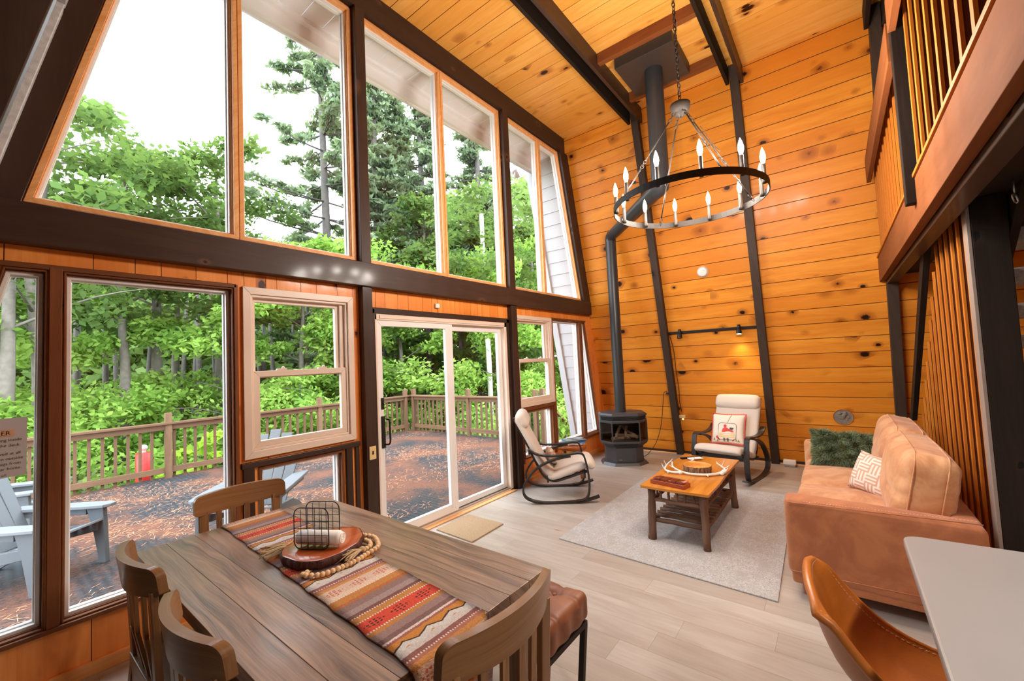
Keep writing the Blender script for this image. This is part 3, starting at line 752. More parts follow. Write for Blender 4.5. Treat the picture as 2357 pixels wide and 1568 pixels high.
# studs on the pine wall and paired beams under the ceiling
SY = [2.02, .77, -.52]
names = ('nearest the stove', 'behind the cream rocking chair', 'at the loft end of the wall')
for yc, nm in zip(SY, names):
    m = MB(); dpt = .10; hw = .048
    p = lambda z, off, y: (WX(z, off), y, z)
    m.hexa([p(0, dpt, yc-hw), p(0, 0, yc-hw), p(0, 0, yc+hw), p(0, dpt, yc+hw), p(ZC, dpt, yc-hw), p(ZC, 0, yc-hw), p(ZC, 0, yc+hw), p(ZC, dpt, yc+hw)], 0, .4, 2)
    trim(m, M['stud'], 'dark slanted stud %s' % nm, 'stud')
names = ('nearest the windows', 'above the chandelier', 'beside the loft')
for yc, nm in zip(SY, names):
    for sg, side in ((1, 'window side'), (-1, 'loft side')):
        m = MB(); ya = yc+sg*.052; yb = yc+sg*.09
        x1 = WX(4.8)-.02 if sg < 0 else WX(4.8)-.10
        m.box(.55, x1, min(ya, yb), max(ya, yb), 4.79, ZC, tone=.3)
        trim(m, M['beam'] if sg < 0 else M['beam_black'], 'dark ceiling beam %s, %s board of the pair' % (nm, side))
    m = MB(); p = lambda z, off, y: (LX(z, off), y, z); hw = .048; dpt = .1
    m.hexa([p(0, 0, yc-hw), p(0, dpt, yc-hw), p(0, dpt, yc+hw), p(0, 0, yc+hw), p(ZC, 0, yc-hw), p(ZC, dpt, yc-hw), p(ZC, dpt, yc+hw), p(ZC, 0, yc+hw)], 0, .4, 2)
    trim(m, M['stud'], 'dark stud on the left sloping wall, %s' % nm, 'stud')
m = MB(); m.box(4.28, 4.345, .86, 1.93, 4.88, ZC, tone=.2); trim(m, M['fascia'], 'reddish header joist in front of the flue box', 'joist')
m = MB(); m.box(5.2, 5.26, .86, 1.93, 4.88, ZC, tone=.2); trim(m, M['fascia'], 'reddish header joist behind the flue box', 'joist')

# ---------------- loft
m = MB(); m.box(.0, 6.28, -.47, -.42, 2.255, 2.515, tone=.5)
trim(m, M['fascia'], 'brown fascia board along the edge of the loft', 'fascia', .003)
m = MB(); m.box(.0, 6.2, -.475, -.41, 2.518, 2.54); trim(m, M['slat'], 'thin pale ledge on top of the loft fascia', 'ledge', .002)
m = MB(); m.box(.0, 6.22, -.56, -.474, 2.22, 2.50, tone=.2); trim(m, M['beam'], 'dark beam behind the loft fascia')
m = MB(); m.box(.0, 6.22, -.76, -.62, 2.31, 2.50, tone=.2); trim(m, M['beam_black'], 'second dark beam under the loft above the slatted screen')
lf = MB()
for k in range(34): lf.box(.0+k*.184, .18+k*.184, -5.1, -.56, 2.455, 2.5)
struct(lf.build('ceiling', M['siding']), 'whitish board underside of the loft', 'ceiling')
for k, yy in enumerate((-1.2, -2.2, -3.2)):
    m = MB(); m.box(0, 6.2, yy-.05, yy+.05, 2.30, 2.452, tone=.2); trim(m, M['beam_black'], 'dark joist under the loft, %s' % ('first', 'second', 'third')[k]+' behind the slatted screen')
# loft post
m = MB(); m.box(3.36, 3.43, -.50, -.375, 2.37, ZC, tone=.5); trim(m, M['beam_black'], 'dark post bolted to the loft fascia', 'post')
# loft railing: flat balusters, top board
lr = thing('loft_railing', 'loft railing of pale upright slats with a brown top board', 'railing', (0, 0, 0))
proto = MB().box(-.019, .019, -.012, 0, 2.54, 3.62).box(-.017, .017, -.06, -.012, 2.54, 3.62, 1).build('slat', [M['slat'], M['slat_side_shade']])
xs = [3.47+.178*k for k in range(14)]+[3.265-.178*k for k in range(17)]
for k, xx in enumerate(xs):
    o = proto if k == 0 else proto.copy()
    if k: COL.objects.link(o)
    o.parent = lr; o.location = (xx, -.425, 0)
m = MB(); m.box(3.44, 5.86, -.40, -.362, 3.29, 3.54, tone=.4); m.build('top_board', M['fascia'], lr, .003)
m = MB(); m.box(.1, 3.35, -.40, -.362, 3.42, 3.62, tone=.4); m.build('top_board', M['fascia'], lr, .003)
# slatted screen beside the stairs
sc_ = thing('stair_screen', 'screen of upright pale slats between sofa and stairs', 'screen', (0, 0, 0))
proto = None; xx = 3.44; k = 0
while xx < 6.25:
    top = 2.305 if xx < 4.26 else 2.30-(xx-4.26)*1.02
    o = MB().box(xx-.018, xx+.018, -.617, -.605, 0, top).box(xx-.016, xx+.016, -.66, -.617, 0, top, 1).build('slat', [M['slat'], M['slat_side_shade']], sc_); xx += .172
m = MB(); m.hexa([(4.22, -.60, 2.30), (4.22, -.56, 2.30), (4.5, -.56, 2.30), (4.5, -.60, 2.30), (4.22, -.60, 2.31), (4.22, -.56, 2.31), (4.52, -.56, 2.31), (4.52, -.60, 2.31)])
m.prism([(4.34, 2.30), (4.52, 2.30), (6.22, .74), (6.04, .74)], -.602, -.562, 0, .3, True); m.build('hand_rail', M['beam_black'], sc_, .003)
m = MB(); m.box(3.25, 3.335, -.60, -.585, 0, 2.31, tone=.6); m.build('edge_board', m_plain('lit_post_edge', (.26, .2, .17), .45, .15), sc_, .002)  # light on the post's front face painted in as a paler grey
m = MB(); m.box(3.25, 3.33, -.735, -.601, 0, 2.31, tone=.3); trim(m, M['beam_black'], 'big dark post at the near end of the slatted screen', 'post')
m = MB(); m.box(2.93, 3.05, -.86, -.745, 2.04, 2.42, tone=.3); trim(m, M['beam_black'], 'short dark stub hanging beside the big post', 'post')
# stairs
st = thing('staircase', 'open staircase with grey carpeted treads and pine risers', 'staircase', (0, 0, 0))
for k in range(12):
    zt = .2+k*.196; xt = 5.98-k*.235
    t_ = MB().rbox((xt, -1.22, zt-.045), (.15, .44, .045), .02).build('tread', M['carpet'], st)
m = MB(); m.prism([(6.2, 0), (6.2, .12), (3.3, 2.30), (3.05, 2.30), (5.95, 0)], -.78, -.745, 0, .3, True); m.build('stringer', M['beam_black'], st)
m = MB(); m.prism([(6.2, 0), (6.2, .12), (3.3, 2.30), (3.05, 2.30), (5.95, 0)], -1.70, -1.665, 0, .3, True); m.build('stringer', M['beam_black'], st)
m = MB()
for k in range(13): m.box(2.6, 6.5, -1.76, -1.73, k*.184+.004, k*.184+.18)
struct(m.build('wall_stairs', M['pine']), 'pine board wall seen behind the open stairs')
# eye hook
o = MB(); o.tube([(2.98, -.70, 2.30), (2.98, -.70, 2.23)], .004, 6); o.tube([(2.98+.022*math.cos(a), -.70+.006*math.sin(a), 2.205+.022*math.sin(a)) for a in [2*PI*i/14 for i in range(14)]], .004, 6, closed=True)
tag(o.build('eye_hook', M['chrome']), 'small metal eye hook hanging from the loft beam beside the big post', 'hook')
# ================================================================== stove and flue
st = thing('gas_stove', 'charcoal freestanding gas stove with bay glass and log set', 'stove', (5.87, 2.585, 0), math.atan2(-.54, -.84)+PI/2)
# local: front faces -y ... rz turns local -y to the room
def octo(hx, hy, ch, chb=None):
    chb = ch if chb is None else chb
    return [(-hx+ch, -hy), (hx-ch, -hy), (hx, -hy+ch), (hx, hy-chb), (hx-chb, hy), (-hx+chb, hy), (-hx, hy-chb), (-hx, -hy+ch)]
def slab(mb, poly, z0, z1, poly2=None, mi=0):
    n = len(poly); b = len(mb.v); q = poly2 or poly
    mb.v += [(x, y, z0) for x, y in poly] + [(x, y, z1) for x, y in q]
    mb.face(tuple(b+i for i in reversed(range(n))), [(0, 0)]*n, .5, mi); mb.face(tuple(b+n+i for i in range(n)), [(0, 0)]*n, .5, mi)
    for i in range(n): j = (i+1) % n; mb.face((b+i, b+j, b+n+j, b+n+i), [(0, 0)]*4, .5, mi)
    return mb
SM = M['stove']
m = MB(); slab(m, octo(.33, .27, .15), 0, .035, octo(.30, .245, .14)); m.build('plinth', SM, st, .003)
m = MB(); slab(m, octo(.265, .215, .125), .035, .25); m.build('pedestal', SM, st, .003)
m = MB(); m.box(-.13, .13, -.219, -.214, .05, .235); pd = m.build('pedestal_door', SM, st, .002)
m = MB(); m.box(-.105, -.06, -.222, -.2185, .075, .083); m.build('badge', M['chrome'], st)
m = MB(); slab(m, octo(.26, .21, .12), .25, .30, octo(.325, .255, .15)); slab(m, octo(.325, .255, .15), .30, .315); m.build('lower_skirt', SM, st, .003)
for k in range(2):
    m = MB(); slab(m, octo(.30-.015*k, .262-.012*k, .15), .285-.018*k, .291-.018*k); m.build('vent_slat', SM, st)
# body shell: back and sides, open front
m = MB(); hx, hy = .325, .26
m.box(-hx, -hx+.02, -.10, .13, .315, .70); m.box(hx-.02, hx, -.10, .13, .315, .70); m.box(-.2, .2, .24, .26, .315, .70)
m.bar((-hx+.01, .13, .51), (-.2, .25, .51), .02, .385); m.bar((hx-.01, .13, .51), (.2, .25, .51), .02, .385)
m.build('shell', SM, st, .002)
m = MB(); slab(m, octo(.30, .235, .14), .315, .33); slab(m, octo(.29, .22, .14), .62, .64); m.build('firebox', M['metal_black'], st)
m = MB(); slab(m, octo(.335, .27, .15), .69, .715); slab(m, octo(.335, .27, .15), .715, .735, octo(.31, .25, .14)); m.build('top_plate', SM, st, .003)
for k in range(3):
    m = MB(); slab(m, octo(.322-.004*k, .268-.004*k, .15), .678-.014*k, .683-.014*k); m.build('vent_slat', SM, st)
# bay window frame: top and bottom rails and mullions
bx = [(-.33, -.10), (-.19, -.285), (.19, -.285), (.33, -.10)]
for (z0, z1, nm) in ((.315, .345, 'window_rail'), (.605, .64, 'window_rail')):
    m = MB(); slab(m, [(-.33, -.08), (-.335, -.10), (-.19, -.295), (.19, -.295), (.335, -.10), (.33, -.08)][::1], z0, z1); m.build(nm, SM, st, .002)
for (x, y) in bx: MB().box(x-.008, x+.008, y-.004, y+.012, .34, .61).build('window_post', SM, st)
m = MB()
for (a, b) in zip(bx[:-1], bx[1:]): m.bar((a[0], a[1], .475), (b[0], b[1], .475), .003, .262)
m.build('glass', M['stove_glass'], st)
lm = M['bowl_wood']; lgm = m_plain('ceramic_log', (.75, .55, .42), .9, .4, 30, .5)
for (a, b, r) in (((-.18, -.1, .36), (.16, -.02, .37), .03), ((-.1, .05, .39), (.19, -.12, .38), .026), ((-.12, -.12, .37), (-.02, .04, .52), .022), ((.02, -.14, .38), (.06, .0, .52), .02), ((.16, -.1, .4), (.0, .05, .5), .02)):
    m = MB(); m.tube(curve([a, [(a[i]+b[i])/2+random.uniform(-.01, .01) for i in range(3)], b], 4), [r*random.uniform(.8, 1.1) for _ in range(9)], 8); m.build('ceramic_log', lgm, st)
# flue
fl = thing('stove_pipe', 'black stove pipe with two elbows rising to the ceiling box', 'pipe', (0, 0, 0))
a = (5.87, 2.60); b = (4.80, 1.475)
m = MB(); m.tube([(a[0], a[1], .735), (a[0], a[1], 3.30)], .078, 20, False); m.build('pipe_section', M['pipe'], fl)
dv = Vector((b[0]-a[0], b[1]-a[1], .10)).normalized()
e1 = Vector((a[0], a[1], 3.37)); e2 = Vector((b[0], b[1], 3.48))
m = MB(); m.tube([(a[0], a[1], 3.29), (a[0], a[1], 3.33), e1+dv*.02+Vector((0, 0, -.012)), e1+dv*.07+Vector((0, 0, .005))], .08, 20, False); m.build('elbow', M['pipe'], fl)
m = MB(); m.tube([e1+dv*.06, e2-dv*.08], [.078, .092], 20, False); m.build('pipe_section', M['pipe'], fl)
m = MB(); m.tube([e2-dv*.09, e2-dv*.01, e2+Vector((0, 0, .06)), e2+Vector((0, 0, .13))], .098, 20, False); m.build('elbow', M['pipe'], fl)
m = MB(); m.tube([(b[0], b[1], 3.60), (b[0], b[1], 4.88)], .1, 22, False); m.build('pipe_section', M['pipe'], fl)
for (z, r) in ((1.65, .0805), (2.85, .0805)):
    m = MB(); m.tube([(a[0], a[1], z-.012), (a[0], a[1], z+.012)], r, 20, False); m.build('pipe_collar', M['pipe'], fl)
m = MB(); m.box(4.475, 5.14, 1.16, 1.81, 4.86, ZC-.005, tone=.2); tag(m.build('flue_box', M['fluebox'], None, .004), 'dark square box on the ceiling where the stove pipe goes through', 'box')

# ================================================================== chandelier
CX, CY, CZ, CR = 3.047, .766, 2.606, .50
ch = thing('chandelier', 'round iron ring chandelier with twelve lit candle bulbs', 'chandelier', (CX, CY, CZ))
m = MB(); n = 72
def sec(a):
    for (r, z) in ((CR, -.022), (CR, .022), (CR-.006, .022), (CR-.006, -.022)): yield (r*math.cos(a), r*math.sin(a), z)
b0 = 0
for i in range(n): m.v += list(sec(2*PI*i/n))
for i in range(n):
    j = (i+1) % n
    for k in range(4): l = (k+1) % 4; m.face((i*4+k, i*4+l, j*4+l, j*4+k), [(0, 0)]*4, .5, 0, False)
for v in range(len(m.v)): x, y, z = m.v[v]; q = math.hypot(x, y); 
m.build('ring', M['iron'], ch)
for i in range(12):
    a = math.radians(25+30*i); x, y = (CR-.022)*math.cos(a), (CR-.022)*math.sin(a)
    m = MB(); m.lathe([(.0, -.018), (.013, -.018), (.014, .0), (.012, .004), (.012, .105), (.0, .105)], (x, y, 0), 12); m.tube([(x, y, 0), (CR*math.cos(a), CR*math.sin(a), 0)], .006, 6)
    cd = m.build('candle_sleeve', M['iron'], ch)
    m = MB(); m.lathe([(.008, .105), (.0115, .118), (.0165, .142), (.0165, .158), (.011, .184), (.004, .204), (.0005, .212)], (x, y, 0), 14)
    bl = m.build('bulb', M['bulb'], cd); bl.visible_shadow = True
    point_light('candle_light', (x*.97, y*.97, .235), 12.0, (1, .92, .82), .02, ch)
HZ = .70
m = MB(); m.lathe([(.0, -.075), (.012, -.075), (.016, -.062), (.052, -.05), (.066, -.015), (.068, .012), (.03, .016), (.0, .02)], (0, 0, HZ), 26); m.lathe([(.0, -.095), (.008, -.09), (.008, -.075)], (0, 0, HZ), 8); m.build('hub', M['iron'], ch)
def links(mb, p, q, L=.03, r=.0022, w=.008):
    p, q = Vector(p), Vector(q); d = q-p; n_ = max(1, round(d.length/(L*.72))); d.normalize(); u = d.orthogonal().normalized(); v = d.cross(u)
    for i in range(n_):
        c = p+(q-p)*((i+.5)/n_); s_ = u if i % 2 else v
        mb.tube([c+d*(L/2*math.cos(t))+s_*(w*math.sin(t)) for t in [2*PI*k/10 for k in range(10)]], r, 5, closed=True)
for i, a in enumerate((math.radians(40), math.radians(130), math.radians(220), math.radians(310))):
    top = Vector((.045*math.cos(a), .045*math.sin(a), HZ-.05)); bot = Vector(((CR-.02)*math.cos(a), (CR-.02)*math.sin(a), .0)); d = bot-top
    m = MB(); links(m, top, top+d*.10, .034, .0028, .01); m.tube([top+d*.10, top+d*.52], .0048, 7); links(m, top+d*.52, top+d*.60, .034, .0028, .01)
    m.tube([top+d*.60, top+d*.93], .0048, 7); links(m, top+d*.93, bot, .034, .0028, .01); m.build('hanger_rod', M['iron'], ch)
m = MB(); links(m, (0, 0, HZ+.015), (0, 0, ZC-CZ-.2), .042, .003, .011); m.tube([(.008*math.sin(t*3), .008*math.cos(t*3), HZ+t) for t in [i*.1 for i in range(17)]], .0022, 5); m.build('chain', M['iron'], ch)
m = MB(); m.lathe([(.0, 0), (.065, 0), (.06, -.02), (.02, -.035), (0, -.035)], (0, 0, ZC-CZ-.175), 20); m.build('canopy', M['iron'], ch)
m = MB(); m.tube(curve([(.10, -.1, HZ-.14), (.2, -.16, HZ-.26), (.18, -.2, HZ-.33), (.12, -.17, HZ-.3)], 5), .002, 5); m.build('spare_wire', M['iron'], ch)

# kitchen ceiling lamps behind the viewer (their reflection shows in the picture window)
for i, (x, y) in enumerate(((.6, -1.15), (1.2, -3.7))):
    t = thing('ceiling_light', 'round lit ceiling lamp in the kitchen, %s from the loft edge' % ('first', 'second')[i], 'ceiling light', (x, y, 2.453 if i else 2.453), 0, 'kitchen ceiling lamps')
    m = MB(); m.lathe([(.17, 0), (.17, -.03), (.155, -.035)], (0, 0, 0), 32); m.build('rim', M['white_plastic'], t)
    m = MB(); m.lathe([(.155, -.034), (.10, -.04), (.0001, -.042)], (0, 0, 0), 32); m.build('diffuser', M['disc_light'], t)
    l = bpy.data.lights.new('lamp_glow', 'AREA'); l.shape = 'DISK'; l.size = .3; l.energy = 30; l.color = (1, .94, .88)
    o = bpy.data.objects.new('lamp_glow', l); o.location = (0, 0, -.05); COL.objects.link(o); o.parent = t
# ================================================================== on the pine wall
def wallpt(y, z, off=0): return Vector((WX(z, off), y, z))
WN = Vector((-1, 0, -S)).normalized()   # wall normal into the room
ROTW = WN.to_track_quat('Z', 'Y')
def on_wall(name, label, cat, y, z):
    t = thing(name, label, cat, wallpt(y, z)); t.rotation_mode = 'QUATERNION'; t.rotation_quaternion = ROTW; return t
t = on_wall('smoke_alarm', 'round white smoke alarm high on the pine wall', 'smoke alarm', 1.40, 2.67)
m = MB(); m.lathe([(.075, 0), (.075, .012), (.068, .02)], (0, 0, 0), 28); m.build('base', M['white_plastic'], t)
m = MB(); m.lathe([(.066, .014), (.064, .03), (.05, .038), (.018, .04), (.0001, .04)], (0, 0, 0), 28); m.lathe([(.012, .04), (.011, .043), (.0001, .043)], (.02, .02, 0), 10); m.build('cover', M['white_plastic'], t)
# track light
tk = thing('track_light', 'black track bar between two studs with two small spotlights', 'track light', (0, 0, 0))
p0 = wallpt(1.965, 1.862, .025); p1 = wallpt(.825, 1.862, .025)
m = MB(); m.bar(p0, p1, .034, .02, WN); m.build('track', M['wire'], tk, .003)
for i, y in enumerate((1.80, 1.03)):
    q = wallpt(y, 1.862, .05); m = MB()
    m.tube([q+Vector((0, 0, .045)), q+Vector((0, 0, -.02))], .021, 14); m.tube([q+Vector((-.0, 0, -.01)), q+Vector((-.01, 0, -.045)), q+Vector((-.018, 0, -.085))], [.021, .033, .036], 16, False)
    hd = m.build('spot_head', M['wire'], tk)
    m = MB(); m.tube([q+Vector((-.0165, 0, -.078)), q+Vector((-.0168, 0, -.08))], .033, 16); m.build('lens', M['spot_face'] if i else M['chrome'], hd)
    if i:
        l = bpy.data.lights.new('spot_beam', 'SPOT'); l.energy = 14; l.color = (1, .76, .45); l.spot_size = 1.7; l.spot_blend = .8; l.shadow_soft_size = .03
        o = bpy.data.objects.new('spot_beam', l); o.location = q+Vector((-.02, 0, -.09)); COL.objects.link(o)
        o.rotation_euler = (0, 0, 0); o.parent = tk
# power cord of the track
m = MB(); m.tube(curve([wallpt(1.955, 1.84, .03), wallpt(1.93, 1.6, .012), wallpt(1.935, 1.3, .012), wallpt(1.93, 1.0, .02), wallpt(1.94, .84, .03), wallpt(1.93, .66, .02)], 6), .004, 6)
tag(m.build('power_cord', M['wire']), 'thin black cord running down beside the first stud from the track', 'cord')
t = on_wall('wall_outlet', 'small ivory outlet box with amber light beside the first stud', 'outlet', 1.935, .60)
m = MB(); m.rbox((0, 0, .02), (.05, .022, .02), .006); m.build('box', M['ivory'], t); m = MB(); m.rbox((.01, -.035, .03), (.014, .014, .014), .012); m.build('night_light', m_emit('amber_night_light', (1, .62, .2), 1.2), t)
# stove cord with plug hung on the stud
t = thing('hanging_cable', 'thin black cord hanging from the first stud to the stove', 'cord', (0, 0, 0))
m = MB(); m.tube(curve([(6.50, 2.10, .99), (6.505, 2.15, .97), (6.52, 2.17, .9), (6.53, 2.2, .7), (6.56, 2.25, .45), (6.55, 2.33, .2), (6.5, 2.42, .05), (6.35, 2.44, .01), (6.15, 2.5, .008)], 7), .0045, 6); m.build('cable', M['wire'], t)
m = MB(); m.rbox((6.49, 2.10, .955), (.012, .02, .014), .005); m.build('plug', M['wire'], t)
# mirror-like round vent hole with stones
t = on_wall('round_niche', 'round hole in the pine boards showing stones behind', 'niche', .005, .676)
m = MB(); m.lathe([(.098, .0), (.104, .006), (.099, .012), (.094, .0)], (0, 0, 0), 36); m.build('rim', M['pine_dark'], t)
m = MB(); m.lathe([(.0001, .004), (.096, .004)], (0, 0, 0), 36); m.build('backing', M['rock'], t)
m = MB()
for i in range(16):
    a, r = random.uniform(0, 2*PI), random.uniform(0, .072); m.ball((r*math.cos(a), r*math.sin(a), .006), random.uniform(.012, .024), 10, 6, 0, random.random(), (1, .8, .55))
m.build('stones', M['rock'], t)
# extension box on floor
t = thing('junction_box', 'white box on the floor against the pine wall beside the sofa', 'box', (6.60, .60, 0))
m = MB(); m.rbox((0, 0, .06), (.045, .07, .028), .008); m.build('cover', M['white_plastic'], t); m = MB(); m.rbox((0, 0, .016), (.04, .062, .016), .004); m.build('base', M['chrome'], t)
# motion sensor, wall switch
tag(MB().rbox((2.885, YW-.014, 2.155), (.028, .014, .024), .008).build('door_sensor', M['white_plastic']), 'small white sensor above the patio door', 'sensor')
t = thing('wall_switch', 'ivory switch plate with dark toggle on the dark post', 'switch', (2.05, YW-.07, .835))
MB().rbox((0, -.006, 0), (.032, .006, .055), .004).build('plate', M['ivory'], t); MB().box(-.006, .006, -.017, -.011, -.012, .016).build('toggle', M['metal_black'], t)

# notice taped on the glass
t = thing('paper_notice', 'white printed notice taped to the lower left window', 'notice', (0, 0, 0))
MB().hexa([(-.13, YW+.018, 1.085), (.150, YW+.018, 1.10), (.150, YW+.0185, 1.10), (-.13, YW+.0185, 1.085), (-.13, YW+.018, 1.385), (.150, YW+.018, 1.385), (.150, YW+.0185, 1.385), (-.13, YW+.0185, 1.385)]).build('sheet', m_plain('notice_paper', (.60, .56, .57), .8, .02), t)
def text_mesh(txt, size, loc, rot, mat, parent, name='lettering', align='LEFT'):
    cu = bpy.data.curves.new('tmp', 'FONT'); cu.body = txt; cu.size = size; cu.align_x = align
    ob = bpy.data.objects.new('tmp', cu); COL.objects.link(ob)
    dg = bpy.context.evaluated_depsgraph_get(); me = bpy.data.meshes.new_from_object(ob.evaluated_get(dg)); bpy.data.objects.remove(ob)
    me.materials.clear(); me.materials.append(mat); me.name = name
    o = bpy.data.objects.new(name, me); COL.objects.link(o); o.location = loc; o.rotation_euler = rot; o.parent = parent; return o
ink = m_plain('printed_ink', (.10, .08, .08), .8, 0)
for (s_, sz, x, z) in (('ER', .028, .066, 1.303), ('oring inside', .019, .045, 1.272), ('the deck.', .019, .060, 1.246), ('ved at all', .019, .062, 1.206), ('m outside', .019, .062, 1.181), ('ugs from', .019, .064, 1.157), ('ur home.', .019, .064, 1.133), ('u!!', .016, .07, 1.103)):
    text_mesh(s_, sz, (x-.004*len(s_)*0, YW+.0172, z), (PI/2, 0, 0), ink, t)
MB().rbox((.062, YW+.0175, 1.312), (.048, .0003, .017), .0002).build('heading_blob', m_plain('orange_print', (.70, .42, .25), .8, 0), t)
# ================================================================== dining table
TX0, TX1, TY0, TY1, TZ = .445, 1.340, .93, 2.585, .76
t = thing('dining_table', 'weathered brown plank dining table with kilim runner on top', 'table', ((TX0+TX1)/2, (TY0+TY1)/2, 0))
w2, l2 = (TX1-TX0)/2, (TY1-TY0)/2
m = MB(); nb = 8; bw_ = 2*w2/nb
for k in range(nb): m.box(-w2+k*bw_, -w2+(k+1)*bw_-.0012, -l2, l2, TZ-.045, TZ, axis=1)
m.build('tabletop', M['table'], t, .0015)
m = MB(); m.box(-w2+.06, w2-.06, -l2+.06, l2-.06, TZ-.13, TZ-.046); m.build('apron', M['table'], t, .002)
for sx in (-1, 1):
    for sy in (-1, 1):
        m = MB(); x, y = sx*(w2-.09), sy*(l2-.09); m.box(x-.045, x+.045, y-.045, y+.045, 0, TZ-.131); m.build('leg', M['table'], t, .004)
# runner
m = MB(); path = [(.93, 2.595, .7625-.02), (.93, 2.588, .7655)] + [(.93+(.845-.93)*k/24, 2.575+(.935-2.575)*k/24, .7655+.0012*math.sin(k*1.7)) for k in range(25)] + [(.842, .918, .757), (.841, .908, .74), (.84, .90, .66), (.838, .905, .56), (.836, .90, .47)]
L = [0]
for a, b in zip(path[:-1], path[1:]): L.append(L[-1]+math.dist(a, b))
hw = .145; b0 = len(m.v); NV = 10
for side in (0, 1):
    for i, p in enumerate(path):
        for j in range(NV+1):
            xo = -hw+2*hw*j/NV; q = Vector(p)
            d = Vector(path[min(i+1, len(path)-1)])-Vector(path[max(i-1, 0)]); nr = Vector((0, -d.z, d.y)).normalized(); nr = -nr if nr.z < 0 and abs(nr.z) > .2 else (nr if nr.y < 0 or nr.z > .2 else -nr)
            wv = .004*math.sin(i*2.1+j*.4)*(1 if j in (0, NV) else .2)
            q = q + nr*(.002 if side else -.002)
            m.v.append((q.x+xo+wv, q.y, q.z))
N1 = len(path)*(NV+1)
for side in (0, 1):
    for i in range(len(path)-1):
        for j in range(NV):
            a = side*N1+i*(NV+1)+j; q = [a, a+1, a+NV+2, a+NV+1]; uv = [(L[i], j*2*hw/NV), (L[i], (j+1)*2*hw/NV), (L[i+1], (j+1)*2*hw/NV), (L[i+1], j*2*hw/NV)]
            if side: q.reverse(); uv.reverse()
            m.face(tuple(q), uv, .5, 0, True)
for (j0) in (0, NV):
    for i in range(len(path)-1):
        a = i*(NV+1)+j0; m.face((a, a+NV+1, N1+a+NV+1, N1+a), [(L[i], 0), (L[i+1], 0), (L[i+1], .01), (L[i], .01)], .5)
tag(m.build('table_runner', M['runner']), 'woven kilim runner in orange, red, grey and mustard stripes along the table', 'table runner')
ZR = .768
# wood slice
SCX, SCY = .925, 1.80
wob = lambda a: 1+.06*math.sin(2*a+.6)+.035*math.sin(3*a+1.2)+.02*math.sin(5*a)+.012*math.sin(11*a)
t = thing('wood_slice', 'round red cedar slice with rough dark bark edge on the runner', 'wood slice', (SCX, SCY, ZR+.005))
m = MB(); m.lathe([(.0001, .036), (.05, .0365), (.1, .0365), (.155, .036), (.16, .034)], (0, 0, 0), 60, 0, .4, wob)
for f in range(len(m.uv)): m.uv[f] = [(m.v[i][0]*1.0, m.v[i][1]*2.2) for i in m.f[f]]
m.build('face', M['slab_top'], t)
wob2 = lambda a: wob(a)*(1+.012*math.sin(23*a)+.01*math.sin(41*a+1))
m = MB(); m.lathe([(.160, .0341), (.165, .028), (.166, .012), (.160, .0), (.0001, .0)], (0, 0, 0), 120, 0, .4, wob2); m.build('bark_edge', M['slab_edge'], t)
ZS = ZR+.005+.0366
# wire basket holder
gd = Vector((.49, -.87, 0)).normalized(); gn = Vector((.87, .49, 0)).normalized()
t = thing('wire_holder', 'black wire napkin holder of two square grids standing on the wood slice', 'napkin holder', (.885, 1.785, ZS+.003))
def grid_panel(off):
    m = MB(); W, H, r = .078, .168, .03; pts = []
    for (cx, cz, a0) in ((W-r, H-r, 0), (-W+r, H-r, 90), (-W+r, r, 180), (W-r, r, 270)):
        for k in range(6): a = math.radians(a0+90*k/5); pts.append(gd*(cx+r*math.cos(a))+gn*off+Vector((0, 0, cz+r*math.sin(a))))
    m.tube(pts, .0022, 6, closed=True)
    for k in range(1, 5):
        x = -W+2*W*k/5; e = .006 if k in (1, 4) else 0; m.tube([gd*x+gn*off+Vector((0, 0, e)), gd*x+gn*off+Vector((0, 0, H-e))], .0014, 5)
    for k in range(1, 6):
        z = H*k/6; e = .005 if k in (1, 5) else 0; m.tube([gd*(-W+e)+gn*off+Vector((0, 0, z)), gd*(W-e)+gn*off+Vector((0, 0, z))], .0014, 5)
    return m
grid_panel(-.035).build('wire_grid', M['wire'], t); grid_panel(.045).build('wire_grid', M['wire'], t)
m = MB()
for x in (-.045, -.015, .015, .045): m.tube([gd*x-gn*.035, gd*x+gn*.045], .0014, 5)
m.build('wire_base', M['wire'], t)
m = MB(); c = Vector((.885, 1.785, ZS+.036))+gn*.004
m.tube([c-gd*.085, c-gd*.08, c+gd*.10, c+gd*.115], [.024, .029, .029, .022], 18)
for r_ in (.008, .014, .02): m.tube([c+gd*.116+(Vector((0, 0, 1))*math.sin(a)+gn*math.cos(a))*r_ for a in [2*PI*k/16 for k in range(16)]], .0022, 5, closed=True)
tag(m.build('rolled_napkin', M['napkin']), 'rolled white napkin lying inside the black wire holder', 'napkin')
# bead garland
t = thing('bead_garland', 'blond wooden bead garland with jute tassels around the wood slice', 'garland', (0, 0, 0))
loop = curve([(.80, 1.66, .0), (.765, 1.655, 0), (.80, 1.60, 0), (.86, 1.585, 0), (.94, 1.585, 0), (1.0, 1.60, 0), (1.065, 1.62, 0), (1.095, 1.66, 0), (1.12, 1.73, 0), (1.105, 1.80, 0), (1.10, 1.84, 0)], 10)
pos = []; acc = 0; last = loop[0]
for p in loop:
    if (p-last).length > .0155: pos.append(p); last = p
loop2 = curve([(1.0, 1.645, 0), (1.05, 1.655, .0), (1.075, 1.69, 0), (1.078, 1.73, 0)], 10); last = loop2[0]
for p in loop2:
    if (p-last).length > .0155: pos.append(p); last = p
bd = MB().ball((0, 0, 0), .0085, 12, 8).build('bead', M['bead'], t); first = True
for p in pos:
    o = bd if first else bd.copy()
    if not first: COL.objects.link(o); o.parent = t
    first = False; o.location = (p.x, p.y, ZR+.0095)
    if random.random() < .12: o.scale = (1.25,)*3
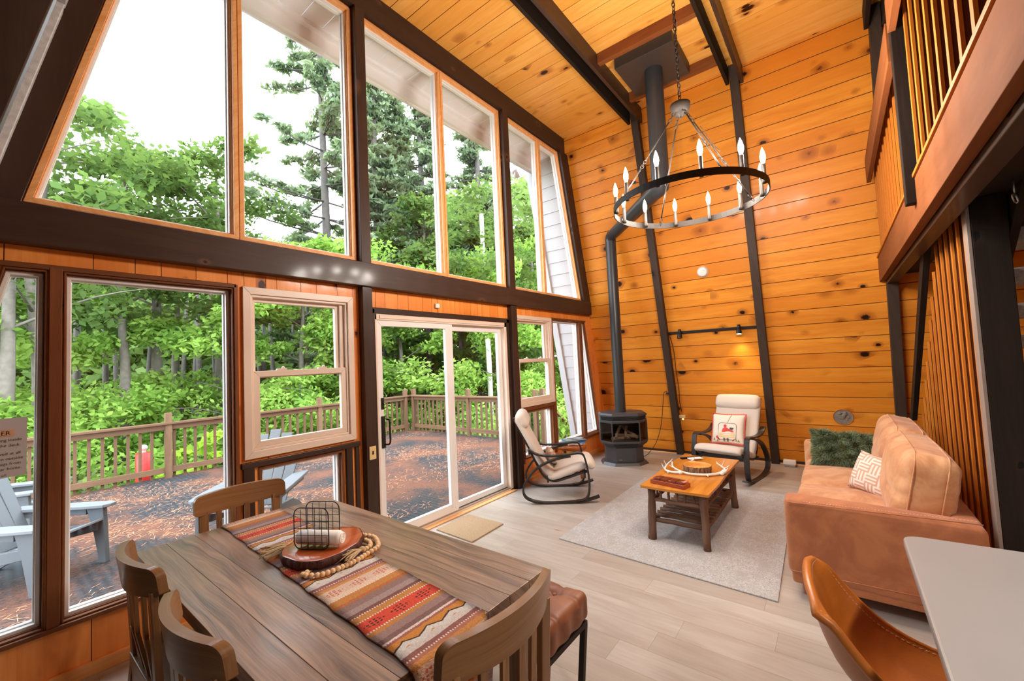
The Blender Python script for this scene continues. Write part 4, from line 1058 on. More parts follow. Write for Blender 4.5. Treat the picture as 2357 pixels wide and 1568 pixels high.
m = MB(); m.tube([Vector((p.x, p.y, ZR+.0095)) for p in loop], .0018, 5); m.build('string', M['rope'], t)
for (hx_, hy_, dx, dy) in ((.86, 1.935, -.105, .055), (1.005, 1.64, -.105, -.02)):
    m = MB(); hd = Vector((hx_, hy_, ZR+.02)); D = Vector((dx, dy, 0))
    for k in range(26):
        a = random.uniform(-1, 1); s_ = Vector((-dy, dx, 0))*a*.32; e = hd+D*random.uniform(.85, 1.12)+s_*1.6+Vector((0, 0, random.uniform(-.017, .012)))
        m.tube(curve([hd+s_*.1, hd+D*.5+s_*.8+Vector((0, 0, random.uniform(-.004, .014))), e], 4), .0022, 5)
    m.ball(hd, .012, 10, 6, 0, .5, (1.2, 1, .9)); m.build('tassel', M['rope'], t)

# ================================================================== dining chairs (front = +y)
def dining_chair(label, loc, rz):
    t = thing('dining_chair', label, 'chair', loc, rz, 'wooden slat back dining chairs')
    W = M['chair_wood']; cz = .92
    def rail(mb, z0, z1, hw_, th, rnd=.03):
        ys = lambda x: -.200-.058*(1-(x/.225)**2)
        n = 30
        def pt(u, v, s_):
            x = -math.cos(PI*u)*hw_; e = abs(x)/hw_; q = max(0, (abs(x)-(hw_-rnd))/rnd)
            top = z1-(1-math.sqrt(max(0, 1-q*q)))*rnd; bot = z0+(1-math.sqrt(max(0, 1-q*q)))*rnd*.35; bot += .012*(e**2)
            top += .006*math.cos(e*PI/2)
            z = bot+(top-bot)*v; lean = -(z-z0)*.14
            return (x, ys(x)+lean+s_*th/2, z)
        mb.grid(lambda u, v: pt(u, v, 1), n, 4, 0, .4, True, hw_*2, .1, True); mb.grid(lambda u, v: pt(u, v, -1), n, 4, 0, .4, True, hw_*2, .1)
        mb.grid(lambda u, v: pt(u, 1, v*2-1), n, 2, 0, .4, True, hw_*2, th, False); mb.grid(lambda u, v: pt(u, 0, v*2-1), n, 2, 0, .4, True, hw_*2, th, True)
        mb.grid(lambda u, v: pt(0, u, v*2-1), 4, 2, 0, .4, False, .1, th); mb.grid(lambda u, v: pt(1, u, v*2-1), 4, 2, 0, .4, False, .1, th, True)
    m = MB(); rail(m, .815, .92, .222, .026); m.build('top_rail', W, t)
    yb = lambda x: -.205-.055*(1-(x/.225)**2)
    for sx in (-1, 1):
        m = MB(); x = sx*.178
        m.bar((x, yb(x)+.0, .84), (x*.97, -.205, .45), .042, .022, (0, 1, 0)); m.build('back_post', W, t, .003)
        m = MB(); m.bar((x*.97, -.205, .452), (x, -.25, 0), .042, .034, (0, 1, 0), 0, None, .032, .028); m.build('rear_leg', W, t, .003)
        m = MB(); m.bar((sx*.185, .175, .44), (sx*.185, .18, 0), .04, .04, (0, 1, 0), 0, None, .032, .032); m.build('front_leg', W, t, .003)
        m = MB(); m.box(min(sx*.175, sx*.195), max(sx*.175, sx*.195), -.2, .17, .17, .20); m.build('stretcher', W, t, .002)
    for k in range(4):
        x = -.105+.07*k; m = MB()
        for (za, zb, ya, yb_) in ((.825, .66, yb(x)+.012, yb(x)+.02), (.66, .47, yb(x)+.02, -.2)): m.bar((x, ya, za), (x*.94 if zb < .5 else x*.97, yb_, zb), .026, .012, (0, 1, 0))
        m.build('back_slat', W, t, .001)
    m = MB(); m.box(-.19, .19, -.222, -.18, .40, .50); m.build('lower_back_rail', W, t, .003)
    m = MB(); m.rbox((0, -.005, .455), (.215, .205, .018), .015, (0, 0, -.004)); m.build('seat', W, t)
    m = MB(); m.box(-.18, .18, .16, .18, .385, .437); m.box(-.18, .18, -.19, -.17, .385, .437); m.box(-.19, -.17, -.18, .17, .385, .437); m.box(.17, .19, -.18, .17, .385, .437); m.build('seat_frame', W, t, .002)
    return t
dining_chair('wooden dining chair at the near end of the table, back to the viewer', (.865, .965, 0), .0)
dining_chair('wooden dining chair at the window end of the table', (.905, 2.83-.39, 0), PI)
dining_chair('wooden dining chair on the left side of the table, nearer the windows', (.590, 2.035, 0), -PI/2)
dining_chair('wooden dining chair on the left side of the table, nearer the viewer', (.580, 1.395, 0), -PI/2)
# tufted bench
t = thing('tufted_bench', 'chestnut leather tufted bench on dark metal legs by the table', 'bench', (1.555, 1.50, 0))
def tuft(w_, tt):
    if tt[2] > .5:
        d = 1
        for bx_ in (-.085, .085):
            for by_ in (-.40, -.20, 0, .20, .40):
                q = math.hypot(w_.x-bx_, w_.y-by_); w_.z -= .028*math.exp(-(q/.03)**2)
        for gx in (-.085, .085): w_.z -= .008*math.exp(-((w_.x-gx)/.012)**2)
        for gy in (-.40, -.2, 0, .2, .4): w_.z -= .010*math.exp(-((w_.y-gy)/.012)**2)
        w_.z += .006*math.cos(w_.x*18)*math.cos(w_.y*16)
    else:
        w_.x += .004*math.sin(w_.y*60)*(1 if abs(tt[0]) > .9 else 0); w_.y += .004*math.sin(w_.x*60)*(1 if abs(tt[1]) > .9 else 0)
    return w_
m = MB(); m.rbox((0, 0, .425), (.175, .53, .065), .035, (0, 0, .008), 44, 4, fn=tuft); m.build('cushion', M['bench'], t)
for bx_ in (-.085, .085):
    for by_ in (-.40, -.20, 0, .20, .40):
        MB().ball((bx_, by_, .474), .011, 10, 6, 0, .5, (1, 1, .5)).build('button', M['bench'], t)
m = MB(); m.box(-.165, .165, -.52, .52, .335, .36); m.build('frame', M['iron'], t, .002)
for sy in (-1, 1):
    for sx in (-1, 1):
        m = MB(); m.bar((sx*.155, sy*.505, .335), (sx*.155, sy*.47, 0), .026, .026, (0, 1, 0)); m.build('leg', M['iron'], t, .002)
    m = MB(); m.bar((-.155, sy*.472, .012), (.155, sy*.472, .012), .024, .024); m.build('foot_bar', M['iron'], t, .002)

# ================================================================== rug, mat
m = MB(); b = [(3.03, .392), (5.28, .470), (5.22, 2.03), (3.10, 2.005)]
m.prism(b, .0005, .011, 0, .5, False, 'xy'); tag(m.build('area_rug', M['rug'], None, .003), 'large cream woven rug under the log coffee table', 'rug')
m = MB(); m.prism([(2.64, 2.60), (3.10, 2.625), (3.10, 3.08), (2.66, 3.08)], .0005, .012, 0, .5, False, 'xy'); tag(m.build('door_mat', M['jute_mat'], None, .003), 'small tan jute mat in front of the patio door', 'mat')

# ================================================================== log coffee table
CXc, CYc = 4.06, 1.118
t = thing('coffee_table', 'rustic coffee table with honey oak top and bark covered log legs', 'coffee table', (CXc, CYc, .011))
a, b_ = .625, .268; zt = .455
m = MB(); n = 4
poly = [(-a, -b_), (-.3, -b_-.006), (.1, -b_+.004), (a, -b_), (a+.006, 0), (a, b_), (.2, b_+.006), (-.35, b_), (-a, b_), (-a-.008, .05)]
m.prism(poly, zt-.024, zt, 0, .3, True, 'xy'); m.build('top', M['oak_top'], t, .004)
def stick(mb, p, q, r, seg=8, wob=.004):
    P = [Vector(p)+(Vector(q)-Vector(p))*k/5 + Vector((random.uniform(-wob, wob), random.uniform(-wob, wob), random.uniform(-wob, wob)))*(0 if k in (0, 5) else 1) for k in range(6)]
    mb.tube(P, [r*random.uniform(.88, 1.1) for _ in P], seg)
lx, ly = .535, .205
for sx in (-1, 1):
    for sy in (-1, 1):
        m = MB(); stick(m, (sx*lx, sy*ly, zt-.025), (sx*(lx+.018), sy*(ly+.01), 0), .032, 14, .003); m.build('log_leg', M['twig'], t)
for (z, r, nm) in ((.315, .017, 'apron_rail'), (.15, .02, 'shelf_rail')):
    for sy in (-1, 1): m = MB(); stick(m, (-lx, sy*ly, z), (lx, sy*ly, z), r); m.build(nm, M['twig'], t)
    for sx in (-1, 1): m = MB(); stick(m, (sx*lx, -ly, z+.01), (sx*lx, ly, z+.01), r); m.build(nm, M['twig'], t)
for sx in (-1, 1):
    for k in range(5): y = -.13+.065*k; m = MB(); stick(m, (sx*lx, y, zt-.025), (sx*lx, y, .32), .0115); m.build('spindle', M['twig'], t)
for sy in (-1, 1):
    for k in range(17): x = -.47+.059*k; m = MB(); stick(m, (x, sy*ly, zt-.025), (x, sy*ly, .315), .009, 7, .002); m.build('spindle', M['twig'], t)
for k in range(13): x = -.46+.077*k; m = MB(); stick(m, (x, -ly-.015, .172), (x, ly+.015, .172), .0145, 8, .003); m.build('shelf_stick', M['twig'], t)
ZT = .466
# bowl
bx_, by_ = 4.07, 1.088
t = thing('wooden_bowl', 'round wooden bowl with bark on its side, centre of the coffee table', 'bowl', (bx_, by_, ZT))
m = MB(); m.lathe([(.118, .002), (.121, .03), (.12, .055), (.119, .062)], (0, 0, 0), 56, 0, .5, lambda a: 1+.006*math.sin(19*a)+.006*math.sin(7*a))
for f in range(len(m.uv)): m.uv[f] = [(math.atan2(m.v[i][1], m.v[i][0])*.12, m.v[i][2]) for i in m.f[f]]
m.build('bark_wall', M['bark'], t)
m = MB(); m.lathe([(.0001, .008), (.085, .008), (.102, .016), (.109, .04), (.1115, .063), (.119, .0635), (.119, .058)], (0, 0, 0), 48); m.lathe([(.118, .002), (.0001, .002)], (0, 0, 0), 40); m.build('inner_bowl', M['bowl_wood'], t)
m = MB()
for k in range(9): m.box(-.05+.011*k, -.046+.011*k, -.012+.004*(k % 2), .01-.003*(k % 3), 0.0085, .0095)
mk = m.build('burned_marks', M['trunk_dark'], t); mk.rotation_euler = (0, 0, -PI/2+.1); mk.location = (-.02, .01, 0.002)
# antlers
def antler(name, label, pts, r0, tines, loc=(0, 0, 0)):
    m = MB(); P = curve([(p[0], p[1], p[2]) for p in pts], 7); n = len(P)
    m.tube(P, [r0*(1-.62*i/(n-1)) for i in range(n)], 9); m.ball(P[0], r0*1.5, 10, 6, 0, .5)
    for (f, dx, dy, dz) in tines:
        q = P[int(f*(n-1))]; r = r0*(1-.62*f)*.8
        m.tube(curve([q, q+Vector((dx*.5, dy*.5, dz*.35)), q+Vector((dx, dy, dz))], 4), [r, r*.95, r*.9, r*.8, r*.72, r*.62, r*.5, r*.36, r*.12], 7)
    return tag(m.build(name, M['antler'], None), label, 'antler', 'shed antlers around the bowl')
Z0 = ZT+.016
antler('antler', 'pale curved antler in front of the bowl, nearest the wooden box', [(4.10, .875, Z0), (4.0, .915, Z0-.002), (3.92, 1.0, Z0), (3.90, 1.11, Z0), (3.945, 1.21, Z0+.003), (4.0, 1.285, Z0+.02), (4.06, 1.31, Z0+.05)], .0135, [(.16, -.045, .02, .0), (.3, -.04, -.015, -.004), (.62, -.06, .05, -.004), (.8, .01, .05, .02)])
antler('antler', 'pale antler at the left of the bowl with its tips raised', [(3.90, 1.19, Z0), (3.885, 1.27, Z0), (3.93, 1.335, Z0+.004), (4.02, 1.35, Z0+.022), (4.12, 1.33, Z0+.05)], .0125, [(.3, -.05, .01, .0), (.55, .0, .03, .05), (.75, -.01, .02, .05), (.9, .04, -.02, .03)])
antler('antler', 'pale branching antler at the right of the bowl', [(4.03, .875, Z0), (4.10, .86, Z0+.004), (4.17, .885, Z0+.012), (4.235, .93, Z0+.02), (4.26, .965, Z0+.03)], .0125, [(.3, .06, -.01, .02), (.5, .03, -.045, .03), (.7, -.01, -.03, .06), (.9, .03, .02, .02)])
antler('antler', 'pale straight antler behind the bowl pointing at the rocker', [(4.22, 1.23, Z0), (4.28, 1.22, Z0+.006), (4.36, 1.2, Z0+.012), (4.44, 1.21, Z0+.02)], .011, [(.4, .03, -.05, .01), (.7, .03, .04, .02)])
# tray box with blocks
t = thing('wooden_game_box', 'flat cherry wood box with striped lid blocks at the coffee table corner', 'box', (3.545, 1.172, ZT)); t.rotation_euler = (0, 0, -.24+.06)
m = MB(); m.box(-.055, .055, -.148, .148, 0, .034, tone=.3); m.build('box', M['red_block'], t, .003)
bm_ = m_mag('mottled_block', '#6A2A18', '#C98A78')
for k in range(4):
    m = MB(); m.box(-.045, .048, -.136+.068*k, -.136+.068*k+.063, .035, .05); m.build('block', bm_, t, .002)
tag(MB().box(-.02, .02, -.11, .11, 0, .014).build('slim_book', M['beam_black'], None, .002), 'thin dark book at the far corner of the coffee table', 'book').location = (4.545, 1.27, ZT)
bpy.data.objects['slim_book'].rotation_euler = (0, 0, .75)
tag(MB().box(-.03, .03, -.07, .07, 0, .008).build('pale_booklet', M['napkin'], None, .001), 'pale booklet on the thin dark book by the rocker', 'book').location = (4.49, 1.215, ZT+.0145)
bpy.data.objects['pale_booklet'].rotation_euler = (0, 0, .78)

# ================================================================== rocking chairs (front = +y)
def rocking_chair(label, loc, rz, pil=None):
    t = thing('rocking_chair', label, 'rocking chair', loc, rz, 'bentwood rocking chairs with linen cushions'); t.scale = (.96, .95, .95)
    W = M['poang_frame']
    for sx in (-1, 1):
        m = MB(); ribbon(m, [(-.50, .97), (-.43, .82), (-.335, .62), (-.245, .42), (-.17, .29), (-.06, .235), (.10, .27), (.27, .325), (.335, .335)], .052, .022, sx*.245); m.build('seat_rail', W, t)
        m = MB(); ribbon(m, [(-.335, .615), (-.25, .56), (-.1, .535), (.1, .545), (.22, .56), (.275, .545), (.30, .49), (.325, .36), (.335, .2), (.315, .08), (.27, .035), (.18, .02)], .058, .02, sx*.318); m.build('arm', W, t)
        m = MB(); ribbon(m, [(.14, .53), (-.02, .50), (-.2, .43), (-.33, .32), (-.41, .19), (-.40, .09), (-.31, .035), (-.15, .010), (.05, .0105), (.24, .022), (.38, .055), (.44, .075)], .058, .021, sx*.318); m.build('rocker', W, t)
    for (y, z, w_, h_) in ((.29, .30, .61, .055), (-.13, .25, .61, .04), (-.33, .57, .58, .04)):
        m = MB(); m.box(-w_/2, w_/2, y-.012, y+.012, z-h_/2, z+h_/2, tone=.5); m.build('cross_bar', W, t, .003)
    Lm = M['linen']
    m = MB(); pad(m, [(-.475, .965), (-.415, .86), (-.315, .67), (-.225, .48), (-.135, .345), (-.07, .30)], .56, .095, 6, 6); m.build('back_cushion', Lm, t)
    m = MB(); pad(m, [(-.13, .29), (-.05, .285), (.1, .335), (.26, .392), (.36, .405), (.39, .365)], .56, .105, 6, 6); m.build('seat_cushion', Lm, t)
    m = MB(); m.rbox((0, -.405, .93), (.285, .062, .095), .06, (0, .01, .012), 6, 4, rot=Matrix.Rotation(.47, 3, 'X')); m.build('head_pillow', Lm, t)
    return t
F1 = math.atan2(-.835, .55)-PI/2
rocking_chair('linen rocking chair facing away from the windows beside the patio door', (4.13, 2.63, 0.0), F1)
F2 = math.atan2(.17, -.985)-PI/2
rocking_chair('linen rocking chair against the pine wall holding the ski lift pillow', (5.82, 1.16, 0.0), F2)
# ski lift pillow on rocker 2
def pillow_thing(name, label, cat, loc, rot, w_, h_, t_, mat, group=None, build='cover', n=16):
    t = thing(name, label, cat, loc); t.rotation_euler = rot
    m = MB(); pillow(m, w_, h_, t_, n); m.build(build, mat, t, weld=True); return t
t = pillow_thing('ski_lift_pillow', 'cream pillow with red edge and a ski chairlift picture on the rocking chair', 'pillow', (5.955, 1.18, .555), (0, 0, 0), .40, .40, .12, M['cream'])
t.rotation_euler = (-.42, 0, F2+PI+.10)   # local -y faces the room
def flatshape(pts, y, mat, nm, th=.002):
    m = MB(); m.prism(pts, -y-th, -y, 0, .5); return m.build(nm, mat, t)
def yat(x, z): a, b = x/.2, z/.2; return .06*max((1-abs(a)**2.4)*(1-abs(b)**2.4), 0)**.45
def decal(pts, mat, nm, lift=.0015):
    m = MB(); n = len(pts); c = (sum(p[0] for p in pts)/n, sum(p[1] for p in pts)/n); b0 = len(m.v)
    m.v = [(x, -yat(x, z)-lift, z) for x, z in pts]+[(c[0], -yat(*c)-lift, c[1])]
    for i in range(n): m.face((i, (i+1) % n, n), [(0, 0)]*3, .5)
    return m.build(nm, mat, t)
def wire(pts, mat, nm, r=.0025):
    m = MB(); m.tube([(x, -yat(x, z)-.002, z) for x, z in pts], r, 6); return m.build(nm, mat, t)
RD = M['red']; BK = M['wire']; k_ = []
fr = []
for (cx, cz, a0) in ((.075, .03, 0), (-.075, .03, 90), (-.075, -.12, 180), (.075, -.12, 270)):
    for k in range(5): a = math.radians(a0+22.5*k); fr.append((cx+.03*math.cos(a), cz+.03*math.sin(a)))
wire(fr+[fr[0]], BK, 'lift_frame'); wire([(0, .06), (.012, .10), (.03, .15), (.045, .185)], BK, 'lift_arm', .0018)
decal([(-.06, -.06), (-.055, -.02), (-.025, .01), (.0, .0), (.03, -.02), (.075, -.035), (.08, -.055)], RD, 'red_coat')
decal([(-.035, .005), (-.045, .025), (-.025, .045), (-.005, .03), (-.008, .008)], RD, 'red_hat'); decal([(.03, -.02), (.03, .005), (.07, .005), (.08, -.01), (.06, -.025)], BK, 'black_bird')
og = m_plain('gold_embroidery', (.75, .5, .18), .9, .1)
for z in (-.075, -.095, -.115): decal([(-.09, z-.007), (-.09, z+.007), (.09, z+.007), (.09, z-.007)], og, 'bench_slat')
decal([(-.13, -.13), (-.12, -.10), (-.08, -.15), (-.085, -.165)], RD, 'ski'); decal([(.06, -.16), (.09, -.13), (.075, -.165)], RD, 'ski')
for x in (-.03, .01): decal([(x-.01, -.17), (x-.012, -.13), (x+.012, -.13), (x+.012, -.17)], M['trunk'], 'boot')
gn_ = m_plain('green_felt', (.25, .3, .1), .9, .1)
for (x, z) in ((-.15, -.15), (-.11, -.165), (.11, -.15), (.135, -.155)): decal([(x-.014, z-.012), (x+.014, z-.012), (x, z+.02)], gn_, 'felt_tree')
ed = [( .2, -.2), (.2, .2), (-.2, .2), (-.2, -.2)]
m = MB(); q = .94
pts = []
for (a, b_) in zip(ed, ed[1:]+ed[:1]):
    for k in range(8):
        x, z = a[0]+(b_[0]-a[0])*k/8, a[1]+(b_[1]-a[1])*k/8
        pts.append((x*(1-.06*(1-(z/.2)**2)*(abs(x) > .199)), 0, z*(1-.06*(1-(x/.2)**2)*(abs(z) > .199))))
m.tube(pts, .008, 7, closed=True); m.build('red_edge', RD, t)
# small pillow on rocker 1
t = thing('small_pillow', 'small printed pillow wedged in the rocking chair by the patio door', 'pillow', (4.11, 2.70, .44)); t.rotation_euler = (-.5, .3, F1+PI)
m = MB(); pillow(m, .28, .22, .10, 12); m.build('cover', m_mag('printed_cotton', '#B08A74', '#D8C6B6'), t, weld=True)

# side table with magazines
t = thing('log_side_table', 'small orange log side table behind the rocking chair', 'side table', (4.86, 2.86, 0))
m = MB(); m.lathe([(.0001, .365), (.19, .365), (.2, .375), (.2, .41), (.19, .42), (.0001, .42)], (0, 0, 0), 30, 0, .4, lambda a: 1+.08*math.sin(2*a)+.05*math.sin(3*a+1)); m.build('top', M['side_table'], t)
for k in range(3):
    a = 2*PI*k/3+.3; m = MB(); stick(m, (.11*math.cos(a), .11*math.sin(a), .37), (.16*math.cos(a), .16*math.sin(a), 0), .028, 10); m.build('leg', M['side_table'], t)
cols = [('#7A3A30', '#D8D0C8'), ('#C8C4BE', '#E8E6E2'), ('#2E5E9A', '#8AA8C8'), ('#2A4A7A', '#5A86B8'), ('#3A4650', '#90A0A8')]
wh = ['at the bottom of the pile', 'second from the bottom of the pile', 'in the middle of the pile', 'second from the top of the pile', 'on top of the pile']
cn = ['red and white', 'off white', 'light blue', 'deep blue', 'grey']
for k, (a, b_) in enumerate(cols):
    hh = .013
    o = MB().box(-.105, .105, -.14, .14, 0, hh-.001).build('magazine', m_mag('magazine_%d' % k, a, b_), None, .001); o.location = (4.84+.01*k, 2.86-.006*k, .4205+hh*k); o.rotation_euler = (0, 0, .3+.16*k)
    tag(o, '%s magazine %s on the log side table' % (cn[k], wh[k]), 'magazine', 'magazines on the side table')

# ================================================================== sofa (faces +y)
t = thing('sofa', 'tan suede two seat sofa in front of the slatted screen', 'sofa', (0, 0, 0))
SX0, SX1, SY0, SY1 = 3.12, 5.28, -.535, .335
for (x0, x1) in ((SX0, SX0+.16), (SX1-.16, SX1)):
    def slope(w_, tt): w_.z -= .03*(1-tt[2])*.0 + .012*tt[1]*(-1); return w_
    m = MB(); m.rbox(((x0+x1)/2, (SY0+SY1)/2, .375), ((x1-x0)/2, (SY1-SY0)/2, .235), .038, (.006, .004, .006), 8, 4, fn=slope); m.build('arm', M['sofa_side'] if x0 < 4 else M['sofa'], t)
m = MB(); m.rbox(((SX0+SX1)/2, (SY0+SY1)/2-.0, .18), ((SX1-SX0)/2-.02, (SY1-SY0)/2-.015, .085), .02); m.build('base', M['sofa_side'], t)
for xm in ((SX0+.16, 4.2), (4.2, SX1-.16)):
    c = ((xm[0]+xm[1])/2, .02, .365); m = MB(); m.rbox(c, ((xm[1]-xm[0])/2-.003, .30, .085), .035, (.0, .012, .02), 10, 4); m.build('seat_cushion', M['sofa'], t)
    def wr(w_, tt):
        e = max(0, abs(tt[0])-.72)/.28; w_.z += .003*math.sin(w_.y*90)*e; w_.y += .003*math.sin(w_.z*60)*e
        w_.y -= .010*math.exp(-((tt[2]+.1)/.07)**2)*(1 if tt[1] > 0 else 0)
        return w_
    m = MB(); m.rbox(((xm[0]+xm[1])/2, -.335, .675), ((xm[1]-xm[0])/2-.006, .125, .235), .075, (.012, .035, .012), 14, 5, rot=Matrix.Rotation(.19, 3, 'X'), fn=wr); bc = m.build('back_cushion', M['sofa'], t)
    R_ = Matrix.Rotation(.19, 3, 'X'); c_ = Vector(((xm[0]+xm[1])/2, -.335, .675)); hx_ = (xm[1]-xm[0])/2-.006
    for yy in (.07, -.07):
        m = MB(); pth = [(-hx_-.004, yy, -.2), (-hx_-.008, yy, 0), (-hx_-.002, yy, .16), (-hx_+.05, yy, .228), (-hx_+.15, yy, .238), (0, yy, .243), (hx_-.15, yy, .238), (hx_-.05, yy, .228), (hx_+.002, yy, .16), (hx_+.008, yy, 0)]
        m.tube([c_+R_@Vector(p_) for p_ in curve(pth, 5)], .0045, 6); m.build('seam', M['sofa'], t)
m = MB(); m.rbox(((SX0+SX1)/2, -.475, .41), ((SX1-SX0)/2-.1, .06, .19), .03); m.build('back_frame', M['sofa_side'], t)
thr = m_plain('pale_thread', (.80, .52, .36), .8, 0)
def stitches(p, q, n, nm='stitching', d=(0, 0, 1)):
    m = MB(); p, q = Vector(p), Vector(q); s_ = (q-p)/n
    for k in range(n): m.tube([p+s_*(k+.1), p+s_*(k+.62)], .0016, 4)
    m.build(nm, thr, t)
stitches((SX0+.012, SY1-.03, .606), (SX0+.012, SY0+.03, .630), 56)
m = MB(); m.tube([(SX0-.003, SY1-.02, .597), (SX0-.003, SY0+.02, .620)], .003, 5); m.tube([(SX0-.003, SY1-.015, .18), (SX0-.003, SY0+.01, .20)], .003, 5); m.build('piping', M['sofa_side'], t)
for (x, y) in ((SX0+.12, .26), (SX0+.12, -.46), (SX1-.12, .26), (SX1-.12, -.46)):
    m = MB(); m.tube([(x, y, .13), (x, y, 0.0)], [.022, .014], 12); m.build('leg', M['sofa_side'], t)
# green shaggy pillow
t = thing('shaggy_pillow', 'dark green shaggy lumbar pillow at the far end of the sofa', 'pillow', (4.90, .01, .60)); PW, PH, PT = .50, .32, .17
t.rotation_euler = (-.30, .06, PI/2+PI+.10)
g1 = m_plain('green_pillow_base', (.08, .12, .06), 1, .2); m = MB(); pillow(m, PW, PH, PT, 14); m.build('cover', g1, t, weld=True)
rng = np.random.default_rng(3); N = 26000
ang = rng.uniform(-1, 1, (N, 2)); sgn = rng.choice([-1, 1], N, p=[.5, .5])
q = (1-np.abs(ang[:, 0])**2.4)*(1-np.abs(ang[:, 1])**2.4); th = PT/2*q**.45
P = np.stack([ang[:, 0]*PW/2*(1-.06*(1-ang[:, 1]**2)), sgn*th, ang[:, 1]*PH/2*(1-.06*(1-ang[:, 0]**2))], 1)
Nn = np.stack([ang[:, 0]**3*.9, sgn*(.35+q), ang[:, 1]**3*.9], 1); Nn /= np.linalg.norm(Nn, axis=1)[:, None]
clump = np.stack([np.sin(P[:, 0]*60+P[:, 2]*31), np.cos(P[:, 1]*70+P[:, 0]*40), np.sin(P[:, 2]*66-P[:, 0]*25)], 1)
D = Nn+clump*.45+rng.normal(0, .28, (N, 3))+np.array([0, 0, -.35]); D /= np.linalg.norm(D, axis=1)[:, None]
Lh = rng.uniform(.03, .052, N)[:, None]; side = np.cross(D, rng.normal(0, 1, (N, 3))); side /= np.linalg.norm(side, axis=1)[:, None]; side *= .0019
V = np.stack([P-side, P+side, P+D*Lh+rng.normal(0, .002, (N, 3))], 1).reshape(-1, 3)
me = bpy.data.meshes.new('shag'); me.from_pydata(V.tolist(), [], np.arange(3*N).reshape(-1, 3).tolist()); at = me.attributes.new('tone', 'FLOAT', 'FACE'); at.data.foreach_set('value', rng.uniform(0, 1, N).astype(np.float32))
k = NT('green_shag'); me.materials.append(k.done(k.ramp(k.attr('tone'), [(0, '#46563A'), (.5, '#748560'), (1, '#A8B490')]), .9)); o = bpy.data.objects.new('shag', me); COL.objects.link(o); o.parent = t; o['kind'] = 'stuff'
# fret pillow
t = thing('fret_pillow', 'beige pillow with white key pattern and tassel, middle of the sofa', 'pillow', (4.14, -.15, .575)); t.rotation_euler = (-.38, .14, PI/2+PI-.72)
m = MB(); pillow(m, .30, .30, .15, 14); o = m.build('cover', [M['fret'], M['pillow_beige']], t, weld=True)
m = MB()
for k in range(16): m.tube([(.155, .0, -.10), (.165+random.uniform(-.01, .01), .012+random.uniform(-.008, .008), -.15)], .0014, 4)
m.ball((.156, 0, -.10), .007, 8, 5); m.build('tassel', M['napkin'], t)

# ================================================================== kitchen peninsula and stool
t = thing('kitchen_peninsula', 'pale quartz topped counter with rounded corner at lower right', 'counter', (0, 0, 0))
r = .045; pts = []; x1, y1 = 1.895, -.125
c0 = (x1-r, y1-r)
for k in range(9): a = PI/2*k/8; pts.append((c0[0]+r*math.cos(a), c0[1]+r*math.sin(a)))
poly = [(1.93, -.75)]+pts+[(-.3, -.118), (-.3, -.75)]
m = MB(); m.prism(poly, .890, .920, 0, .5, True, 'xy'); m.build('countertop', M['counter'], t, .006)
m = MB(); m.box(-.28, 1.70, -.74, -.42, 0.0, .889); m.build('cabinet', M['cabinet'], t, .003)
# stool
t = thing('counter_stool', 'tan leather bucket counter stool pushed toward the counter', 'stool', (1.57, -.13, 0)); t.rotation_euler = (0, 0, .0)
t.rotation_euler = (0, 0, PI+.06)
SC_ = curve([(0, .22, .572), (0, .12, .562), (0, .02, .566), (0, -.07, .575), (0, -.14, .60), (0, -.195, .66), (0, -.228, .74), (0, -.248, .82), (0, -.26, .875)], 4)
SE_ = curve([(0, .21, .60), (0, .12, .603), (0, .04, .617), (0, -.03, .645), (0, -.085, .68), (0, -.13, .722), (0, -.17, .768), (0, -.205, .812), (0, -.235, .83)], 4)
def shell(u, v):
    """u across -1..1, v from seat front (0) to back top (1); local front = +y"""
    x = u*2-1; k = min(v*(len(SC_)-1), len(SC_)-1.0001); i = int(k); f = k-i
    c = SC_[i].lerp(SC_[i+1], f); e = SE_[i].lerp(SE_[i+1], f); w_ = abs(x)**2.6
    hw_ = .20-.035*max(0, (v-.5)/.5)**2
    q = c.lerp(e, w_); return Vector((x*hw_, q.y, q.z))
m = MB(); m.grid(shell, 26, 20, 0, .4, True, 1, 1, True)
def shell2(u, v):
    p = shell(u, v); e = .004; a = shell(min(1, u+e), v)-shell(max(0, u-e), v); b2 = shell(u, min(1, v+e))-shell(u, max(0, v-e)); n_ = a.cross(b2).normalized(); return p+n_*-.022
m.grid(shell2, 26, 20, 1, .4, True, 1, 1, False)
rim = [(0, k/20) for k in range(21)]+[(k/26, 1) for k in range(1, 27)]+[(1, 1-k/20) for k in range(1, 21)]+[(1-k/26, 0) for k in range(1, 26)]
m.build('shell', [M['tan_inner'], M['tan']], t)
m = MB(); m.tube([(shell(a, b2)+shell2(a, b2))/2 for a, b2 in rim], .0125, 8, closed=True); m.build('rim', M['tan'], t)
m = MB(); thp = [(shell2(a, b2)+(shell2(min(1, max(0, a+(.5-a)*.1)), b2-(b2-.5)*.06)-shell2(a, b2))*.5) for a, b2 in rim]
for i in range(0, len(thp)): a, b2 = thp[i], thp[(i+1) % len(thp)]; m.tube([a+(b2-a)*.1, a+(b2-a)*.4], .0012, 4); m.tube([a+(b2-a)*.6, a+(b2-a)*.9], .0012, 4)
m.build('stitching', thr, t)
for sx in (-1, 1):
    for sy in (-1, 1): m = MB(); m.tube([(sx*.12, sy*.12, .555), (sx*.21, sy*.2, 0)], [.012, .009], 8); m.build('leg', M['metal_black'], t)
m = MB(); m.tube([(.185, .18, .19), (-.185, .18, .19), (-.185, -.18, .19), (.185, -.18, .19)], .008, 8, closed=True); m.build('foot_ring', M['metal_black'], t)
m = MB(); m.box(-.13, .13, -.13, .13, .535, .55); m.build('seat_plate', M['metal_black'], t)
